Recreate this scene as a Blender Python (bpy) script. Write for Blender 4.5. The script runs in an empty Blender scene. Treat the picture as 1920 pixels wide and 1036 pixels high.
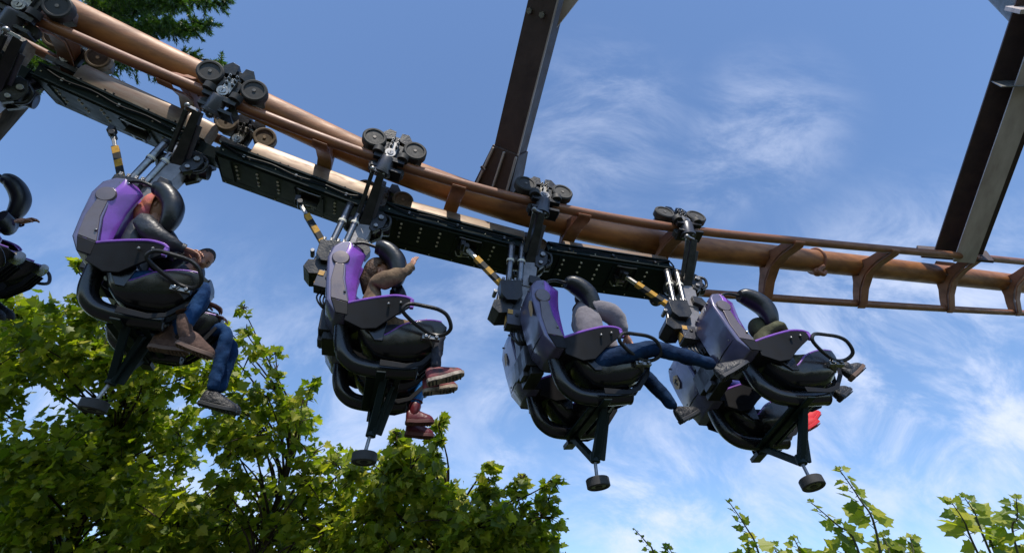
import bpy, bmesh, math, random
from math import sin, cos, pi, radians, sqrt
from mathutils import Vector as V, Matrix, Euler, noise

# ------------------------------------------------------------ clear, camera, sky, sun, exposure
sc = bpy.context.scene
col = sc.collection
PITCH = radians(38.5)
cam_d = bpy.data.cameras.new('camera'); cam = bpy.data.objects.new('camera', cam_d); col.objects.link(cam)
cam_d.sensor_width = 36; cam_d.lens = 19.1; cam_d.clip_start = .05; cam_d.clip_end = 2000
CAM = V((0, 0, 1.7))
cam.location = CAM; cam.rotation_euler = (pi/2 + PITCH, 0, 0)
sc.camera = cam
sc.view_settings.view_transform = 'Standard'; sc.view_settings.look = 'None'
sc.view_settings.exposure = 0.6; sc.view_settings.gamma = 1

CLOUDS = [(0.461, 0.619, 0.828, 0.17, 0.42), (0.373, 0.668, 0.767, 0.12, 0.35), (0.746, 0.888, 0.49, 0.34, 0.9), (0.903, 0.973, 0.383, 0.3, 0.95), (0.628, 1.016, 0.329, 0.22, 0.7), (0.275, 1.053, 0.283, 0.26, 1.0), (0.481, 1.077, 0.252, 0.25, 0.75), (0.167, 0.619, 0.828, 0.2, 0.4), (-0.01, 0.992, 0.36, 0.09, 0.7), (-0.029, 0.924, 0.444, 0.1, 0.6), (-0.079, 0.808, 0.59, 0.18, 0.35), (0.363, 0.992, 0.36, 0.22, 0.5), (-0.353, 1.016, 0.329, 0.45, 0.6), (-0.746, 1.047, 0.291, 0.5, 0.7), (0.903, 0.833, 0.56, 0.2, 0.6)]   # direction, radius, thickness
SUN_DIR = V((.06, -.50, .86)).normalized()        # towards the sun
elev = math.asin(SUN_DIR.z); azim = math.atan2(SUN_DIR.x, SUN_DIR.y)
w = bpy.data.worlds.new('World'); sc.world = w; w.use_nodes = True
nt = w.node_tree; nt.nodes.clear()
def N(nt, t, **k):
    n = nt.nodes.new(t)
    for a, b in k.items():
        if a == 'ins':
            for i, v in b.items(): n.inputs[i].default_value = v
        else: setattr(n, a, b)
    return n
def L(nt, a, b): nt.links.new(a, b)
out = N(nt, 'ShaderNodeOutputWorld'); bg = N(nt, 'ShaderNodeBackground'); bg.inputs[1].default_value = .138
sky = N(nt, 'ShaderNodeTexSky', sky_type='NISHITA', sun_disc=False, sun_elevation=elev, sun_rotation=azim, air_density=1.05, dust_density=.4, ozone_density=3.0, altitude=50)
geo = N(nt, 'ShaderNodeTexCoord')
# wispy clouds: stretched noise, gathered round a few patches of the sky dome
mp = N(nt, 'ShaderNodeMapping'); mp.inputs['Rotation'].default_value = (.35, .5, .75); mp.inputs['Scale'].default_value = (1.6, 4.0, 2.6); mp.inputs['Location'].default_value = (.35, .1, .6)
L(nt, geo.outputs['Generated'], mp.inputs['Vector'])
n1 = N(nt, 'ShaderNodeTexNoise', ins={'Scale': 2.8, 'Detail': 12, 'Roughness': .66, 'Distortion': .45}); L(nt, mp.outputs[0], n1.inputs['Vector'])
r1 = N(nt, 'ShaderNodeMapRange', ins={1: .36, 2: .70}); r1.interpolation_type = 'SMOOTHSTEP'; L(nt, n1.outputs['Fac'], r1.inputs[0])
acc = None
for (dx, dy, dz, rad, amt) in CLOUDS:
    v_ = V((dx, dy, dz)).normalized(); ds = N(nt, 'ShaderNodeVectorMath', operation='DISTANCE'); L(nt, geo.outputs['Generated'], ds.inputs[0]); ds.inputs[1].default_value = v_
    q = N(nt, 'ShaderNodeMapRange', ins={1: rad, 2: rad*.15, 3: 0, 4: amt}); q.interpolation_type = 'SMOOTHSTEP'; L(nt, ds.outputs['Value'], q.inputs[0])
    if acc is None: acc = q.outputs[0]
    else:
        mm = N(nt, 'ShaderNodeMath', operation='MAXIMUM'); L(nt, acc, mm.inputs[0]); L(nt, q.outputs[0], mm.inputs[1]); acc = mm.outputs[0]
m4 = N(nt, 'ShaderNodeMath', operation='MULTIPLY'); L(nt, r1.outputs[0], m4.inputs[0]); L(nt, acc, m4.inputs[1])
tint = N(nt, 'ShaderNodeMixRGB', blend_type='MULTIPLY', ins={0: 1.0, 2: (.88, .95, 1.03, 1)}); L(nt, sky.outputs[0], tint.inputs[1])
mix = N(nt, 'ShaderNodeMixRGB', ins={2: (4.0, 4.4, 5.5, 1)}); L(nt, m4.outputs[0], mix.inputs[0]); L(nt, tint.outputs[0], mix.inputs[1])
L(nt, mix.outputs[0], bg.inputs[0]); L(nt, bg.outputs[0], out.inputs[0])
sun_d = bpy.data.lights.new('sun', 'SUN'); sun_d.energy = 3.2; sun_d.angle = radians(.6); sun_d.color = (1, .93, .82)
sun = bpy.data.objects.new('sun', sun_d); col.objects.link(sun); sun.rotation_euler = SUN_DIR.to_track_quat('Z', 'Y').to_euler(); sun.location = (0, 0, 30)

# ------------------------------------------------------------ materials
def mat(name, base, rough=.5, metal=0, noise_amt=0., noise_scale=8., col2=None, bump=0., bump_scale=40., coat=0., spec=.5, sheen=0., stretch=None):
    m = bpy.data.materials.new(name); m.use_nodes = True; t = m.node_tree; b = t.nodes['Principled BSDF']
    b.inputs['Base Color'].default_value = (*base, 1); b.inputs['Roughness'].default_value = rough; b.inputs['Metallic'].default_value = metal
    b.inputs['Coat Weight'].default_value = coat; b.inputs['Coat Roughness'].default_value = .12; b.inputs['Specular IOR Level'].default_value = spec
    b.inputs['Sheen Weight'].default_value = sheen
    tc = N(t, 'ShaderNodeTexCoord'); src = tc.outputs['Object']
    if stretch:
        mp = N(t, 'ShaderNodeMapping'); mp.inputs['Scale'].default_value = stretch; L(t, src, mp.inputs['Vector']); src = mp.outputs[0]
    if noise_amt or col2:
        n = N(t, 'ShaderNodeTexNoise', ins={'Scale': noise_scale, 'Detail': 6, 'Roughness': .62}); L(t, src, n.inputs['Vector'])
        r = N(t, 'ShaderNodeMapRange', ins={1: .38, 2: .66}); L(t, n.outputs['Fac'], r.inputs[0])
        mx = N(t, 'ShaderNodeMixRGB'); mx.inputs[1].default_value = (*base, 1)
        c2 = col2 or tuple(c*(1-noise_amt) for c in base); mx.inputs[2].default_value = (*c2, 1)
        L(t, r.outputs[0], mx.inputs[0]); L(t, mx.outputs[0], b.inputs['Base Color'])
        rr = N(t, 'ShaderNodeMapRange', ins={1: .3, 2: .7, 3: max(0, rough-.08), 4: min(1, rough+.14)}); L(t, n.outputs['Fac'], rr.inputs[0]); L(t, rr.outputs[0], b.inputs['Roughness'])
    if bump:
        n = N(t, 'ShaderNodeTexNoise', ins={'Scale': bump_scale, 'Detail': 4}); L(t, src, n.inputs['Vector'])
        bp = N(t, 'ShaderNodeBump', ins={'Strength': bump, 'Distance': .02}); L(t, n.outputs['Fac'], bp.inputs['Height']); L(t, bp.outputs[0], b.inputs['Normal'])
    return m
M = {}
M['rust'] = mat('rust_brown_paint', (.40, .155, .042), .52, 0, .5, 5, (.19, .07, .024), .08, 30, spec=.6, stretch=(.5, 1.6, 1.6))
M['rust_dark'] = mat('rust_brown_rail_paint', (.27, .10, .038), .48, 0, .4, 9, (.17, .065, .035), .1, 40, spec=.6, stretch=(.5, 1.6, 1.6))
M['tie'] = mat('faded_brown_tie_paint', (.30, .115, .055), .5, 0, .35, 9)
M['black'] = mat('black_machine_paint', (.008, .0085, .010), .34, 0, .5, 11, (.020, .018, .017), .12, 60, spec=.4)
M['beam'] = mat('black_green_beam_paint', (.006, .014, .015), .5, 0, .3, 7, (.006, .013, .013), .06, 30, spec=.2)
M['grey'] = mat('grey_column_paint', (.22, .205, .205), .38, .2, .35, 8, (.13, .125, .13), .08, 40, coat=.3)
M['greydark'] = mat('dark_grey_column_paint', (.07, .07, .085), .33, .2, .35, 8)
M['chrome'] = mat('polished_steel', (.24, .235, .23), .3, 1, .3, 25)
M['steel'] = mat('dull_steel', (.30, .29, .28), .38, .85, .4, 30)
M['ring'] = mat('pale_collar', (.62, .58, .48), .5)
M['rubber'] = mat('black_wheel_rubber', (.018, .017, .017), .65, 0, .4, 20, (.035, .032, .03))
M['wheelrim'] = mat('dusty_wheel_rim', (.10, .09, .085), .45, .3, .5, 22, (.17, .145, .12))
M['tanrim'] = mat('sunlit_dusty_wheel_rim', (.50, .38, .26), .5, .1, .5, 22, (.28, .20, .13))  # far wheels: dusty tan with warm sunlight painted into the rim colour
M['fin'] = mat('worn_tan_brake_fin', (.27, .20, .14), .42, .3, .5, 12, (.18, .11, .075), stretch=(.4, 2, 2))
M['purple'] = mat('purple_moulded_plastic', (.24, .075, .45), .27, 0, .4, 7, coat=.6)
M['shell'] = mat('grey_violet_seat_shell', (.13, .12, .21), .3, .25, .3, 4, (.075, .068, .12), coat=.5)
M['panel'] = mat('mauve_grey_side_panel', (.15, .12, .12), .34, .3, .25, 7, coat=.3)
M['gloss'] = mat('black_gloss_seat', (.010, .010, .012), .2, 0, .3, 6, spec=.5, bump=.05, bump_scale=14)
M['pad'] = mat('black_blue_padding', (.007, .009, .014), .34, 0, .3, 10, bump=.1, bump_scale=40)
M['yellow'] = mat('yellow_sticker', (.62, .33, .06), .5, 0, .3, 20)
M['sticker'] = mat('faded_orange_sticker', (.55, .33, .13), .5, 0, .3, 20)
M['white'] = mat('white_mark', (.6, .6, .62), .5)
M['guard'] = mat('matt_black_guard', (.011, .011, .013), .5, 0, .3, 9, spec=.15)
M['rubbertan'] = mat('sunlit_dusty_tyre', (.22, .17, .12), .8, 0, .4, 20)  # far tyres get the same sunlit tan in their base colour
M['column'] = mat('dark_brown_support_paint', (.042, .025, .026), .5, 0, .45, 6, (.065, .038, .034), .1, 30)
M['columnweb'] = mat('sunlit_support_web', (.48, .42, .41), .5, 0, .35, 5, (.34, .28, .27), stretch=(1, 1, .3))  # grey paint lightened to stand in for sun on the shaded front flange
M['pipe'] = mat('grey_galvanised_pipe', (.26, .26, .26), .4, .5, .3, 8)
# hazard stripes
ms = bpy.data.materials.new('black_yellow_hazard_stripes'); ms.use_nodes = True; t = ms.node_tree; b = t.nodes['Principled BSDF']; b.inputs['Roughness'].default_value = .65; b.inputs['Specular IOR Level'].default_value = .2
tc = N(t, 'ShaderNodeTexCoord'); sp = N(t, 'ShaderNodeSeparateXYZ'); L(t, tc.outputs['Object'], sp.inputs[0])
a1 = N(t, 'ShaderNodeMath', operation='ADD'); L(t, sp.outputs['X'], a1.inputs[0]); L(t, sp.outputs['Y'], a1.inputs[1])
a2 = N(t, 'ShaderNodeMath', operation='SUBTRACT'); L(t, a1.outputs[0], a2.inputs[0]); L(t, sp.outputs['Z'], a2.inputs[1])
a3 = N(t, 'ShaderNodeMath', operation='MULTIPLY', ins={1: 4.6}); L(t, a2.outputs[0], a3.inputs[0])
a4 = N(t, 'ShaderNodeMath', operation='FRACT'); L(t, a3.outputs[0], a4.inputs[0])
a5 = N(t, 'ShaderNodeMath', operation='GREATER_THAN', ins={1: .5}); L(t, a4.outputs[0], a5.inputs[0])
mx = N(t, 'ShaderNodeMixRGB'); mx.inputs[1].default_value = (.015, .015, .015, 1); mx.inputs[2].default_value = (.42, .22, .025, 1)
L(t, a5.outputs[0], mx.inputs[0])
nn = N(t, 'ShaderNodeTexNoise', ins={'Scale': 25, 'Detail': 5}); L(t, tc.outputs['Object'], nn.inputs['Vector'])
mr = N(t, 'ShaderNodeMapRange', ins={1: .45, 2: .75, 3: 1, 4: .45}); L(t, nn.outputs['Fac'], mr.inputs[0])
m6 = N(t, 'ShaderNodeMixRGB', blend_type='MULTIPLY', ins={0: 1.0}); L(t, mx.outputs[0], m6.inputs[1]); L(t, mr.outputs[0], m6.inputs[2]); L(t, m6.outputs[0], b.inputs['Base Color'])
M['stripe'] = ms
# clothes and skin
M['skin'] = mat('skin', (.46, .22, .14), .5, 0, .15, 20)
M['skin_dark'] = mat('tanned_skin', (.36, .16, .10), .5, 0, .15, 20)
M['jeans'] = mat('blue_denim', (.012, .052, .15), .85, 0, .5, 9, (.005, .02, .065), .6, 18, sheen=.0, spec=.2)
M['jeans_dark'] = mat('dark_blue_denim', (.006, .026, .075), .85, 0, .5, 9, (.003, .010, .032), .6, 18, sheen=.0, spec=.2)
M['leggings'] = mat('bright_blue_leggings', (.01, .17, .48), .6, 0, .2, 12, bump=.2, bump_scale=25)
M['navy'] = mat('black_navy_trousers', (.010, .012, .025), .7, 0, .3, 12, bump=.4, bump_scale=20)
M['blackjkt'] = mat('black_leather_jacket', (.022, .022, .026), .42, 0, .4, 8, bump=.7, bump_scale=14)
M['greyhood'] = mat('light_grey_hoodie', (.20, .18, .20), .9, 0, .25, 8, bump=1.0, bump_scale=7, sheen=.3, spec=.2)
M['beige'] = mat('beige_tweed_jacket', (.21, .14, .085), .9, 0, .45, 16, (.10, .065, .045), .8, 14, spec=.2)
M['olive'] = mat('olive_green_coat', (.085, .085, .045), .8, 0, .4, 12, (.05, .05, .03), .9, 12, spec=.2)
M['bluejkt'] = mat('royal_blue_jacket', (.01, .02, .22), .7, 0, .3, 12, bump=.6, bump_scale=14)
M['purplejkt'] = mat('dark_purple_jacket', (.035, .02, .075), .7, 0, .3, 12, bump=.6, bump_scale=14)
M['brownboot'] = mat('brown_suede_boot', (.10, .048, .032), .8, 0, .4, 20, (.055, .028, .02), .4, 40)
M['brownsole'] = mat('brown_boot_sole', (.12, .07, .05), .7)
M['maroon'] = mat('maroon_leather_boot', (.12, .012, .02), .4, 0, .3, 20, bump=.2, bump_scale=30)
M['maroonsole'] = mat('dark_red_sole', (.10, .03, .03), .6)
M['blackshoe'] = mat('black_shoe', (.006, .006, .008), .5, 0, .4, 20, (.015, .015, .02), .6, 40)
M['blacksole'] = mat('black_rubber_sole', (.02, .02, .024), .55)
M['trainer'] = mat('dark_red_trainer_mesh', (.22, .02, .025), .6, 0, .5, 14, (.03, .015, .02))
M['creamsole'] = mat('cream_worn_sole', (.42, .34, .27), .7, 0, .6, 16, (.05, .035, .03))
M['redshoe'] = mat('bright_red_trainer', (.62, .012, .015), .5, 0, .2, 20)
M['hairbrown'] = mat('auburn_hair', (.20, .07, .025), .6, 0, .5, 18, (.08, .03, .015), .8, 40, stretch=(1, 1, 5))
M['haircoffee'] = mat('brown_hair', (.12, .065, .035), .7, 0, .5, 18, (.05, .025, .015), .8, 40)
M['hairdark'] = mat('short_dark_hair', (.03, .02, .016), .7, 0, .3, 30)
M['pinkhood'] = mat('pink_orange_hood', (.55, .12, .16), .8, 0, .5, 9, (.6, .22, .08), .5, 15)
M['eye'] = mat('dark_eye', (.02, .015, .012), .2)

# ------------------------------------------------------------ mesh builder
class MB:
    def __init__(s): s.v = []; s.f = []; s.m = []; s.mats = []
    def mi(s, m):
        if m not in s.mats: s.mats.append(m)
        return s.mats.index(m)
    def add(s, vs, fs, m):
        o = len(s.v); s.v += [V(p) for p in vs]; k = s.mi(m)
        for f in fs: s.f.append([i+o for i in f]); s.m.append(k)
        return s
    def box(s, c, d, m, R=None, taper=None):
        c = V(c); R = R or Matrix.Identity(3); vs = []
        for z in (-.5, .5):
            for x, y in ((-.5, -.5), (.5, -.5), (.5, .5), (-.5, .5)):
                k = (taper if (taper and z > 0) else 1)
                vs.append(c + R @ V((x*d[0]*k, y*d[1]*k, z*d[2])))
        return s.add(vs, [(3, 2, 1, 0), (4, 5, 6, 7), (0, 1, 5, 4), (1, 2, 6, 5), (2, 3, 7, 6), (3, 0, 4, 7)], m)
    def bar(s, a, b, w, h, m, up=(0, 1, 0), w2=None, h2=None):     # box from a to b, w across 'side', h along up-ish
        a = V(a); b = V(b); z = (b-a).normalized(); y = V(up); y = (y - z*y.dot(z)).normalized(); x = y.cross(z)
        w2 = w2 or w; h2 = h2 or h; vs = []
        for p, ww, hh in ((a, w, h), (b, w2, h2)):
            for i, j in ((-.5, -.5), (.5, -.5), (.5, .5), (-.5, .5)): vs.append(p + x*i*ww + y*j*hh)
        return s.add(vs, [(3, 2, 1, 0), (4, 5, 6, 7), (0, 1, 5, 4), (1, 2, 6, 5), (2, 3, 7, 6), (3, 0, 4, 7)], m)
    def tube(s, pts, r, m, seg=12, closed=False, flat=None, up=None, caps=True):
        pts = [V(p) for p in pts]; n = len(pts); rs = r if isinstance(r, (list, tuple)) else [r]*n
        vs = []; fs = []; prev = V(up) if up else None
        for i, p in enumerate(pts):
            if closed: tg = (pts[(i+1) % n]-pts[i-1])
            else: tg = pts[min(i+1, n-1)] - pts[max(i-1, 0)]
            tg.normalize()
            if prev is None:
                prev = V((0, 0, 1)) if abs(tg.z) < .9 else V((0, 1, 0))
            u = prev - tg*prev.dot(tg)
            if u.length < 1e-5: u = tg.orthogonal()
            u.normalize(); prev = u if not up else V(up); q = tg.cross(u)
            fl = flat if flat else 1
            for k in range(seg):
                a = 2*pi*k/seg; vs.append(p + u*cos(a)*rs[i]*fl + q*sin(a)*rs[i])
        rng = n if closed else n-1
        for i in range(rng):
            for k in range(seg):
                a = i*seg+k; b_ = i*seg+(k+1) % seg; c = ((i+1) % n)*seg+(k+1) % seg; d = ((i+1) % n)*seg+k
                fs.append((a, b_, c, d))
        if not closed and caps:
            fs.append(tuple(reversed(range(seg)))); fs.append(tuple(range((n-1)*seg, n*seg)))
        return s.add(vs, fs, m)
    def cyl(s, a, b, r, m, seg=20, r2=None): return s.tube([a, b], [r, r2 if r2 is not None else r], m, seg)
    def lathe(s, o, ax, prof, m, seg=28):                           # prof: (distance along axis, radius)
        o = V(o); ax = V(ax).normalized(); u = ax.orthogonal().normalized(); q = ax.cross(u); vs = []; fs = []; n = len(prof)
        for d, r in prof:
            for k in range(seg): a = 2*pi*k/seg; vs.append(o+ax*d+(u*cos(a)+q*sin(a))*max(r, 1e-4))
        for i in range(n-1):
            for k in range(seg): fs.append((i*seg+k, i*seg+(k+1) % seg, (i+1)*seg+(k+1) % seg, (i+1)*seg+k))
        fs.append(tuple(reversed(range(seg)))); fs.append(tuple(range((n-1)*seg, n*seg)))
        return s.add(vs, fs, m)
    def prism(s, poly, y0, y1, m, plane='xz'):                     # poly in xz extruded along y
        n = len(poly)
        P = (lambda a, b, c: V((a, c, b))) if plane == 'xz' else (lambda a, b, c: V((c, a, b)))
        vs = [P(a, b, y0) for a, b in poly]+[P(a, b, y1) for a, b in poly]
        fs = [tuple(range(n)), tuple(reversed(range(n, 2*n)))]+[(i, i+n, (i+1) % n+n, (i+1) % n) for i in range(n)]
        return s.add(vs, fs, m)
    def ball(s, c, r, m, sc_=(1, 1, 1), u=14, v=9, R=None):
        c = V(c); vs = []; fs = []; R = R or Matrix.Identity(3)
        for i in range(v+1):
            th = pi*i/v
            for k in range(u):
                ph = 2*pi*k/u; vs.append(c+R@V((r*sc_[0]*sin(th)*cos(ph), r*sc_[1]*sin(th)*sin(ph), r*sc_[2]*cos(th))))
        for i in range(v):
            for k in range(u): fs.append((i*u+k, (i+1)*u+k, (i+1)*u+(k+1) % u, i*u+(k+1) % u))
        return s.add(vs, fs, m)
    def mirror(s):
        s.v = [V((p.x, -p.y, p.z)) for p in s.v]; s.f = [f[::-1] for f in s.f]; return s
    def build(s, name, parent=None, bevel=0., sub=0, angle=35, seg=2):
        me = bpy.data.meshes.new(name); me.from_pydata([tuple(p) for p in s.v], [], s.f)
        for k in s.mats: me.materials.append(M[k])
        me.polygons.foreach_set('material_index', s.m)
        bm = bmesh.new(); bm.from_mesh(me); bmesh.ops.remove_doubles(bm, verts=bm.verts, dist=1e-6); bmesh.ops.recalc_face_normals(bm, faces=bm.faces); bm.to_mesh(me); bm.free()
        for p in me.polygons: p.use_smooth = True
        me.set_sharp_from_angle(angle=radians(angle))
        o = bpy.data.objects.new(name, me); col.objects.link(o)
        if parent: o.parent = parent
        if bevel:
            md = o.modifiers.new('bevel', 'BEVEL'); md.width = bevel; md.segments = seg; md.limit_method = 'ANGLE'; md.angle_limit = radians(40); md.harden_normals = True
        if sub:
            md = o.modifiers.new('subd', 'SUBSURF'); md.levels = md.render_levels = sub
        return o
def tag(o, label=None, cat=None, group=None, kind=None):
    if label: o['label'] = label
    if cat: o['category'] = cat
    if group: o['group'] = group
    if kind: o['kind'] = kind
    return o
def empty(name, mw=None, parent=None):
    o = bpy.data.objects.new(name, None); col.objects.link(o); o.empty_display_size = .2
    if parent: o.parent = parent
    if mw is not None: o.matrix_world = mw
    return o
def crv(pts, n=6, closed=False):                                     # Catmull-Rom through the points
    P = [V(p) for p in pts]; out = []; m = len(P)
    g = (lambda i: P[i % m]) if closed else (lambda i: P[max(0, min(m-1, i))] if 0 <= i < m else (P[0]*2-P[1] if i < 0 else P[-1]*2-P[-2]))
    for i in range(m if closed else m-1):
        a, b, c, d = g(i-1), g(i), g(i+1), g(i+2)
        for k in range(n):
            t = k/n; out.append(.5*((2*b)+(c-a)*t+(2*a-5*b+4*c-d)*t*t+(3*b-a-3*c+d)*t**3))
    if not closed: out.append(P[-1])
    return out

# ------------------------------------------------------------ frames fitted to image keypoints (x right, y down, z ahead of the camera)
cp, spn = cos(PITCH), sin(PITCH)
C3 = Matrix(((1, 0, 0), (0, spn, cp), (0, -cp, spn)))
def frame(r, t):
    r = V(r); a = r.length; R = Matrix.Rotation(a, 3, r)
    R = C3 @ R; m = R.to_4x4(); m.translation = C3 @ V(t) + CAM; return m
CARS = [frame(v[:3], v[3:]) for v in [
  (1.3126, -0.1159, 0.6122, -4.6182, -0.3387, 4.3835), (1.0118, -0.0880, 0.3280, -3.0440, 0.1298, 4.3771),
  (0.9414, -0.1608, 0.2393, -1.2652, 0.6055, 4.6036), (0.8886, -0.2179, 0.1764, 0.4419, 0.9173, 4.8513),
  (0.7305, -0.1680, 0.1196, 2.1413, 1.0300, 4.9794)]]
SR = [(1.4200, 0.1700, 0.5600, -5.8409, -2.9100, 4.7603), (1.3000, 0.1300, 0.5000, -4.3207, -2.1800, 5.1106), (1.1709, 0.0893, 0.4430, -2.8006, -1.5045, 5.4609),
  (0.9842, -0.0292, 0.3645, -1.3558, -0.9185, 5.7523), (0.8057, -0.1240, 0.2618, 0.2012, -0.4777, 6.0808), (0.6508, -0.2134, 0.1705, 1.8566, -0.2010, 6.4651),
  (0.5876, -0.2993, 0.1480, 3.5285, -0.0764, 6.9977), (0.5065, -0.3581, 0.1414, 5.1624, 0.0177, 7.6091), (0.4067, -0.4055, 0.1337, 6.7624, 0.1013, 8.2749),
  (0.3069, -0.4529, 0.1260, 8.3624, 0.1849, 8.9700), (0.2071, -0.5000, 0.1190, 9.9624, 0.2685, 9.7000)]
def station(s):                                                     # s = car index (0 = leftmost car); Catmull interpolation of the frames
    s = s+1; i = int(math.floor(s)); t = s-i
    g = lambda k: [ (SR[k] if 0 <= k < len(SR) else (tuple(2*a-b for a, b in zip(SR[0], SR[1])) if k < 0 else tuple(2*a-b for a, b in zip(SR[-1], SR[-2]))))[j] for j in range(6)]
    a, b, c, d = g(i-1), g(i), g(i+1), g(i+2)
    v = [.5*((2*b[j])+(c[j]-a[j])*t+(2*a[j]-5*b[j]+4*c[j]-d[j])*t*t+(3*b[j]-a[j]-3*c[j]+d[j])*t**3) for j in range(6)]
    return frame(v[:3], v[3:])

# ------------------------------------------------------------ the track
G = .435; H = .342
track = empty('roller_coaster_track', station(3)); tag(track, 'rust brown curved coaster track with a thick spine tube and two rails', 'coaster track')
ti = track.matrix_world.inverted()
bpy.context.view_layer.update(); ti = station(3).inverted()
def sweep(y, z, r, m, name, seg=16):
    pts = [ti @ (station(-1+k*.125) @ V((0, y, z))) for k in range(0, int(9.9/.125))]
    return MB().tube(pts, r, m, seg).build(name, track)
spine = sweep(0, H, .158, 'rust', 'spine_tube', 32)
tag(spine, 'thick rust brown spine tube of the track with faded streaks')
for sgn in (-1, 1): sweep(sgn*G, 0, .052, 'rust_dark', 'running_rail', 20)
TIES = [-.95, 0.0, .70, 1.58, 2.45, 3.28, 3.98, 4.93, 5.92, 7.05, 8.1]
tie_mb = MB()
half = [(0, H-.15), (-.07, H-.17), (-.13, H-.08), (-.2, .20), (-.32, .13), (-.43, .052), (-.47, .03), (-.475, -.02), (-.43, -.06), (-.385, -.03), (-.24, .055), (-.1, .095), (0, .105)]
poly = half + [(-a, b) for a, b in reversed(half[1:-1])]
tie_mb.prism(poly, -.045, .045, 'tie', 'yz'); tie_mb.prism([(-.475, -.07), (-.40, -.07), (-.2, .03), (0, .08), (.2, .03), (.40, -.07), (.475, -.07), (.46, -.085), (.40, -.09), (.2, .01), (0, .06), (-.2, .01), (-.40, -.09), (-.46, -.085)], -.075, .075, 'tie', 'yz')
t0 = None
for s_ in TIES:
    if t0 is None: t0 = tie_mb.build('cross_tie', track, .008); o = t0
    else: o = t0.copy(); col.objects.link(o); o.parent = track
    o.matrix_local = ti @ station(s_)
# lifting lug and strap under the spine, saddle plates where the right arm lands
mb = MB(); Q = ti @ station(5.47)
mb.tube([(0, .165*sin(a), H+.165*cos(a)) for a in [2*pi*k/28 for k in range(28)]], .017, 'tie', 8, closed=True, flat=1.6)
mb.tube(crv([(-.02, -.02, H-.17), (-.1, 0, H-.21), (-.16, .02, H-.25), (-.1, .04, H-.29), (-.02, .03, H-.24)], 6), .03, 'tie', 10)
mb.ball((-.13, .05, H-.22), .075, 'tie', (1, .8, .8))
o = mb.build('lifting_lug', track); o.matrix_local = Q
mb = MB(); mb.box((0, 0, H+.17), (.5, .36, .03), 'column'); mb.box((0, .2, H-.05), (.28, .14, .03), 'column'); mb.box((0, .17, H+.05), (.2, .03, .22), 'column')
o = mb.build('saddle_plate', track, .006); o.matrix_local = ti @ station(7.28)

# ------------------------------------------------------------ support arms that hold the track from above
def C(*v): return C3 @ V(v) + CAM
def arm_frame(a, b, side):
    z = (b-a).normalized(); y = V(side); y = (y-z*y.dot(z)).normalized(); x = y.cross(z); m = Matrix((x, y, z)).transposed().to_4x4(); m.translation = a; return m
# arm 1
a1_, b1_ = C(-.15, -1.05, 6.12), C(.40, -2.98, 4.95)
A1 = empty('track_support_arm', arm_frame(a1_, b1_, C3 @ V((.25, .2, 1)))); tag(A1, 'dark box support arm with flared gusset foot standing on the spine between two bogies', 'support arm', 'steel arms holding the track')
Ln = (b1_-a1_).length
MB().box((.0, .09, Ln/2), (.30, .22, Ln), 'column').build('box_beam', A1, .004)
MB().box((.156, -.025, Ln/2), (.014, .02, Ln), 'columnweb').build('edge_strip', A1)  # thin pale strip along the right edge of the arm
mb = MB()
mb.add([(-.27, -.08, -.10), (.19, -.08, -.10), (.19, .24, -.10), (-.27, .24, -.10), (-.165, -.035, .40), (.165, -.035, .40), (.165, .21, .40), (-.165, .21, .40)], [(3, 2, 1, 0), (4, 5, 6, 7), (0, 1, 5, 4), (1, 2, 6, 5), (2, 3, 7, 6), (3, 0, 4, 7)], 'column')
for x0, x1 in ((-.22, -.14), (-.02, 0.0), (.16, .15)): mb.bar((x0, -.095, -.08), (x1, -.05, .38), .024, .03, 'columnweb')
mb.tube([(-.2, -.12, .15), (-.14, -.12, .12)], .02, 'column', 8)
mb.build('gusset_foot', A1, .006)
mb = MB(); mb.prism([(.19, Ln-.62), (.19, Ln-.28), (.36, Ln-.28)], .03, .05, 'columnweb'); mb.build('gusset_plate', A1)
mb = MB()

for x_ in (-.10, .04): MB().cyl((x_, -.02, Ln-.55), (x_, -.05, Ln-.55), .03, 'steel', 6).build('bolt', A1)
# arm 2
a2_, b2_ = C(6.73, -.30, 8.15), C(6.42, -3.55, 6.35)
A2 = empty('track_support_arm', arm_frame(a2_, b2_, C3 @ V((.35, .25, 1)))); tag(A2, 'open dark support arm with a pale grey web, right of the front car', 'support arm', 'steel arms holding the track')
Ln2 = (b2_-a2_).length
MB().box((0, .13, Ln2/2), (.60, .04, Ln2), 'column').build('rear_flange', A2, .004)
MB().box((-.01, -.19, Ln2/2), (.26, .03, Ln2), 'columnweb').build('front_flange', A2, .004)
mb = MB(); mb.box((0, -.03, Ln2/2), (.05, .28, Ln2-.01), 'column'); mb.build('web', A2)
MB().box((0, -.08, Ln2*.67), (.58, .36, .012), 'pipe').build('stiffener', A2)
mb = MB(); mb.box((0, -.03, Ln2*.90), (.72, .50, .05), 'columnweb'); mb.build('end_plate', A2, .004)
mb = MB(); mb.box((-.24, .13, -.03), (.5, .34, .05), 'column'); mb.box((.15, .13, -.03), (.5, .34, .04), 'column'); mb.build('base_plate', A2, .004)

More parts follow.
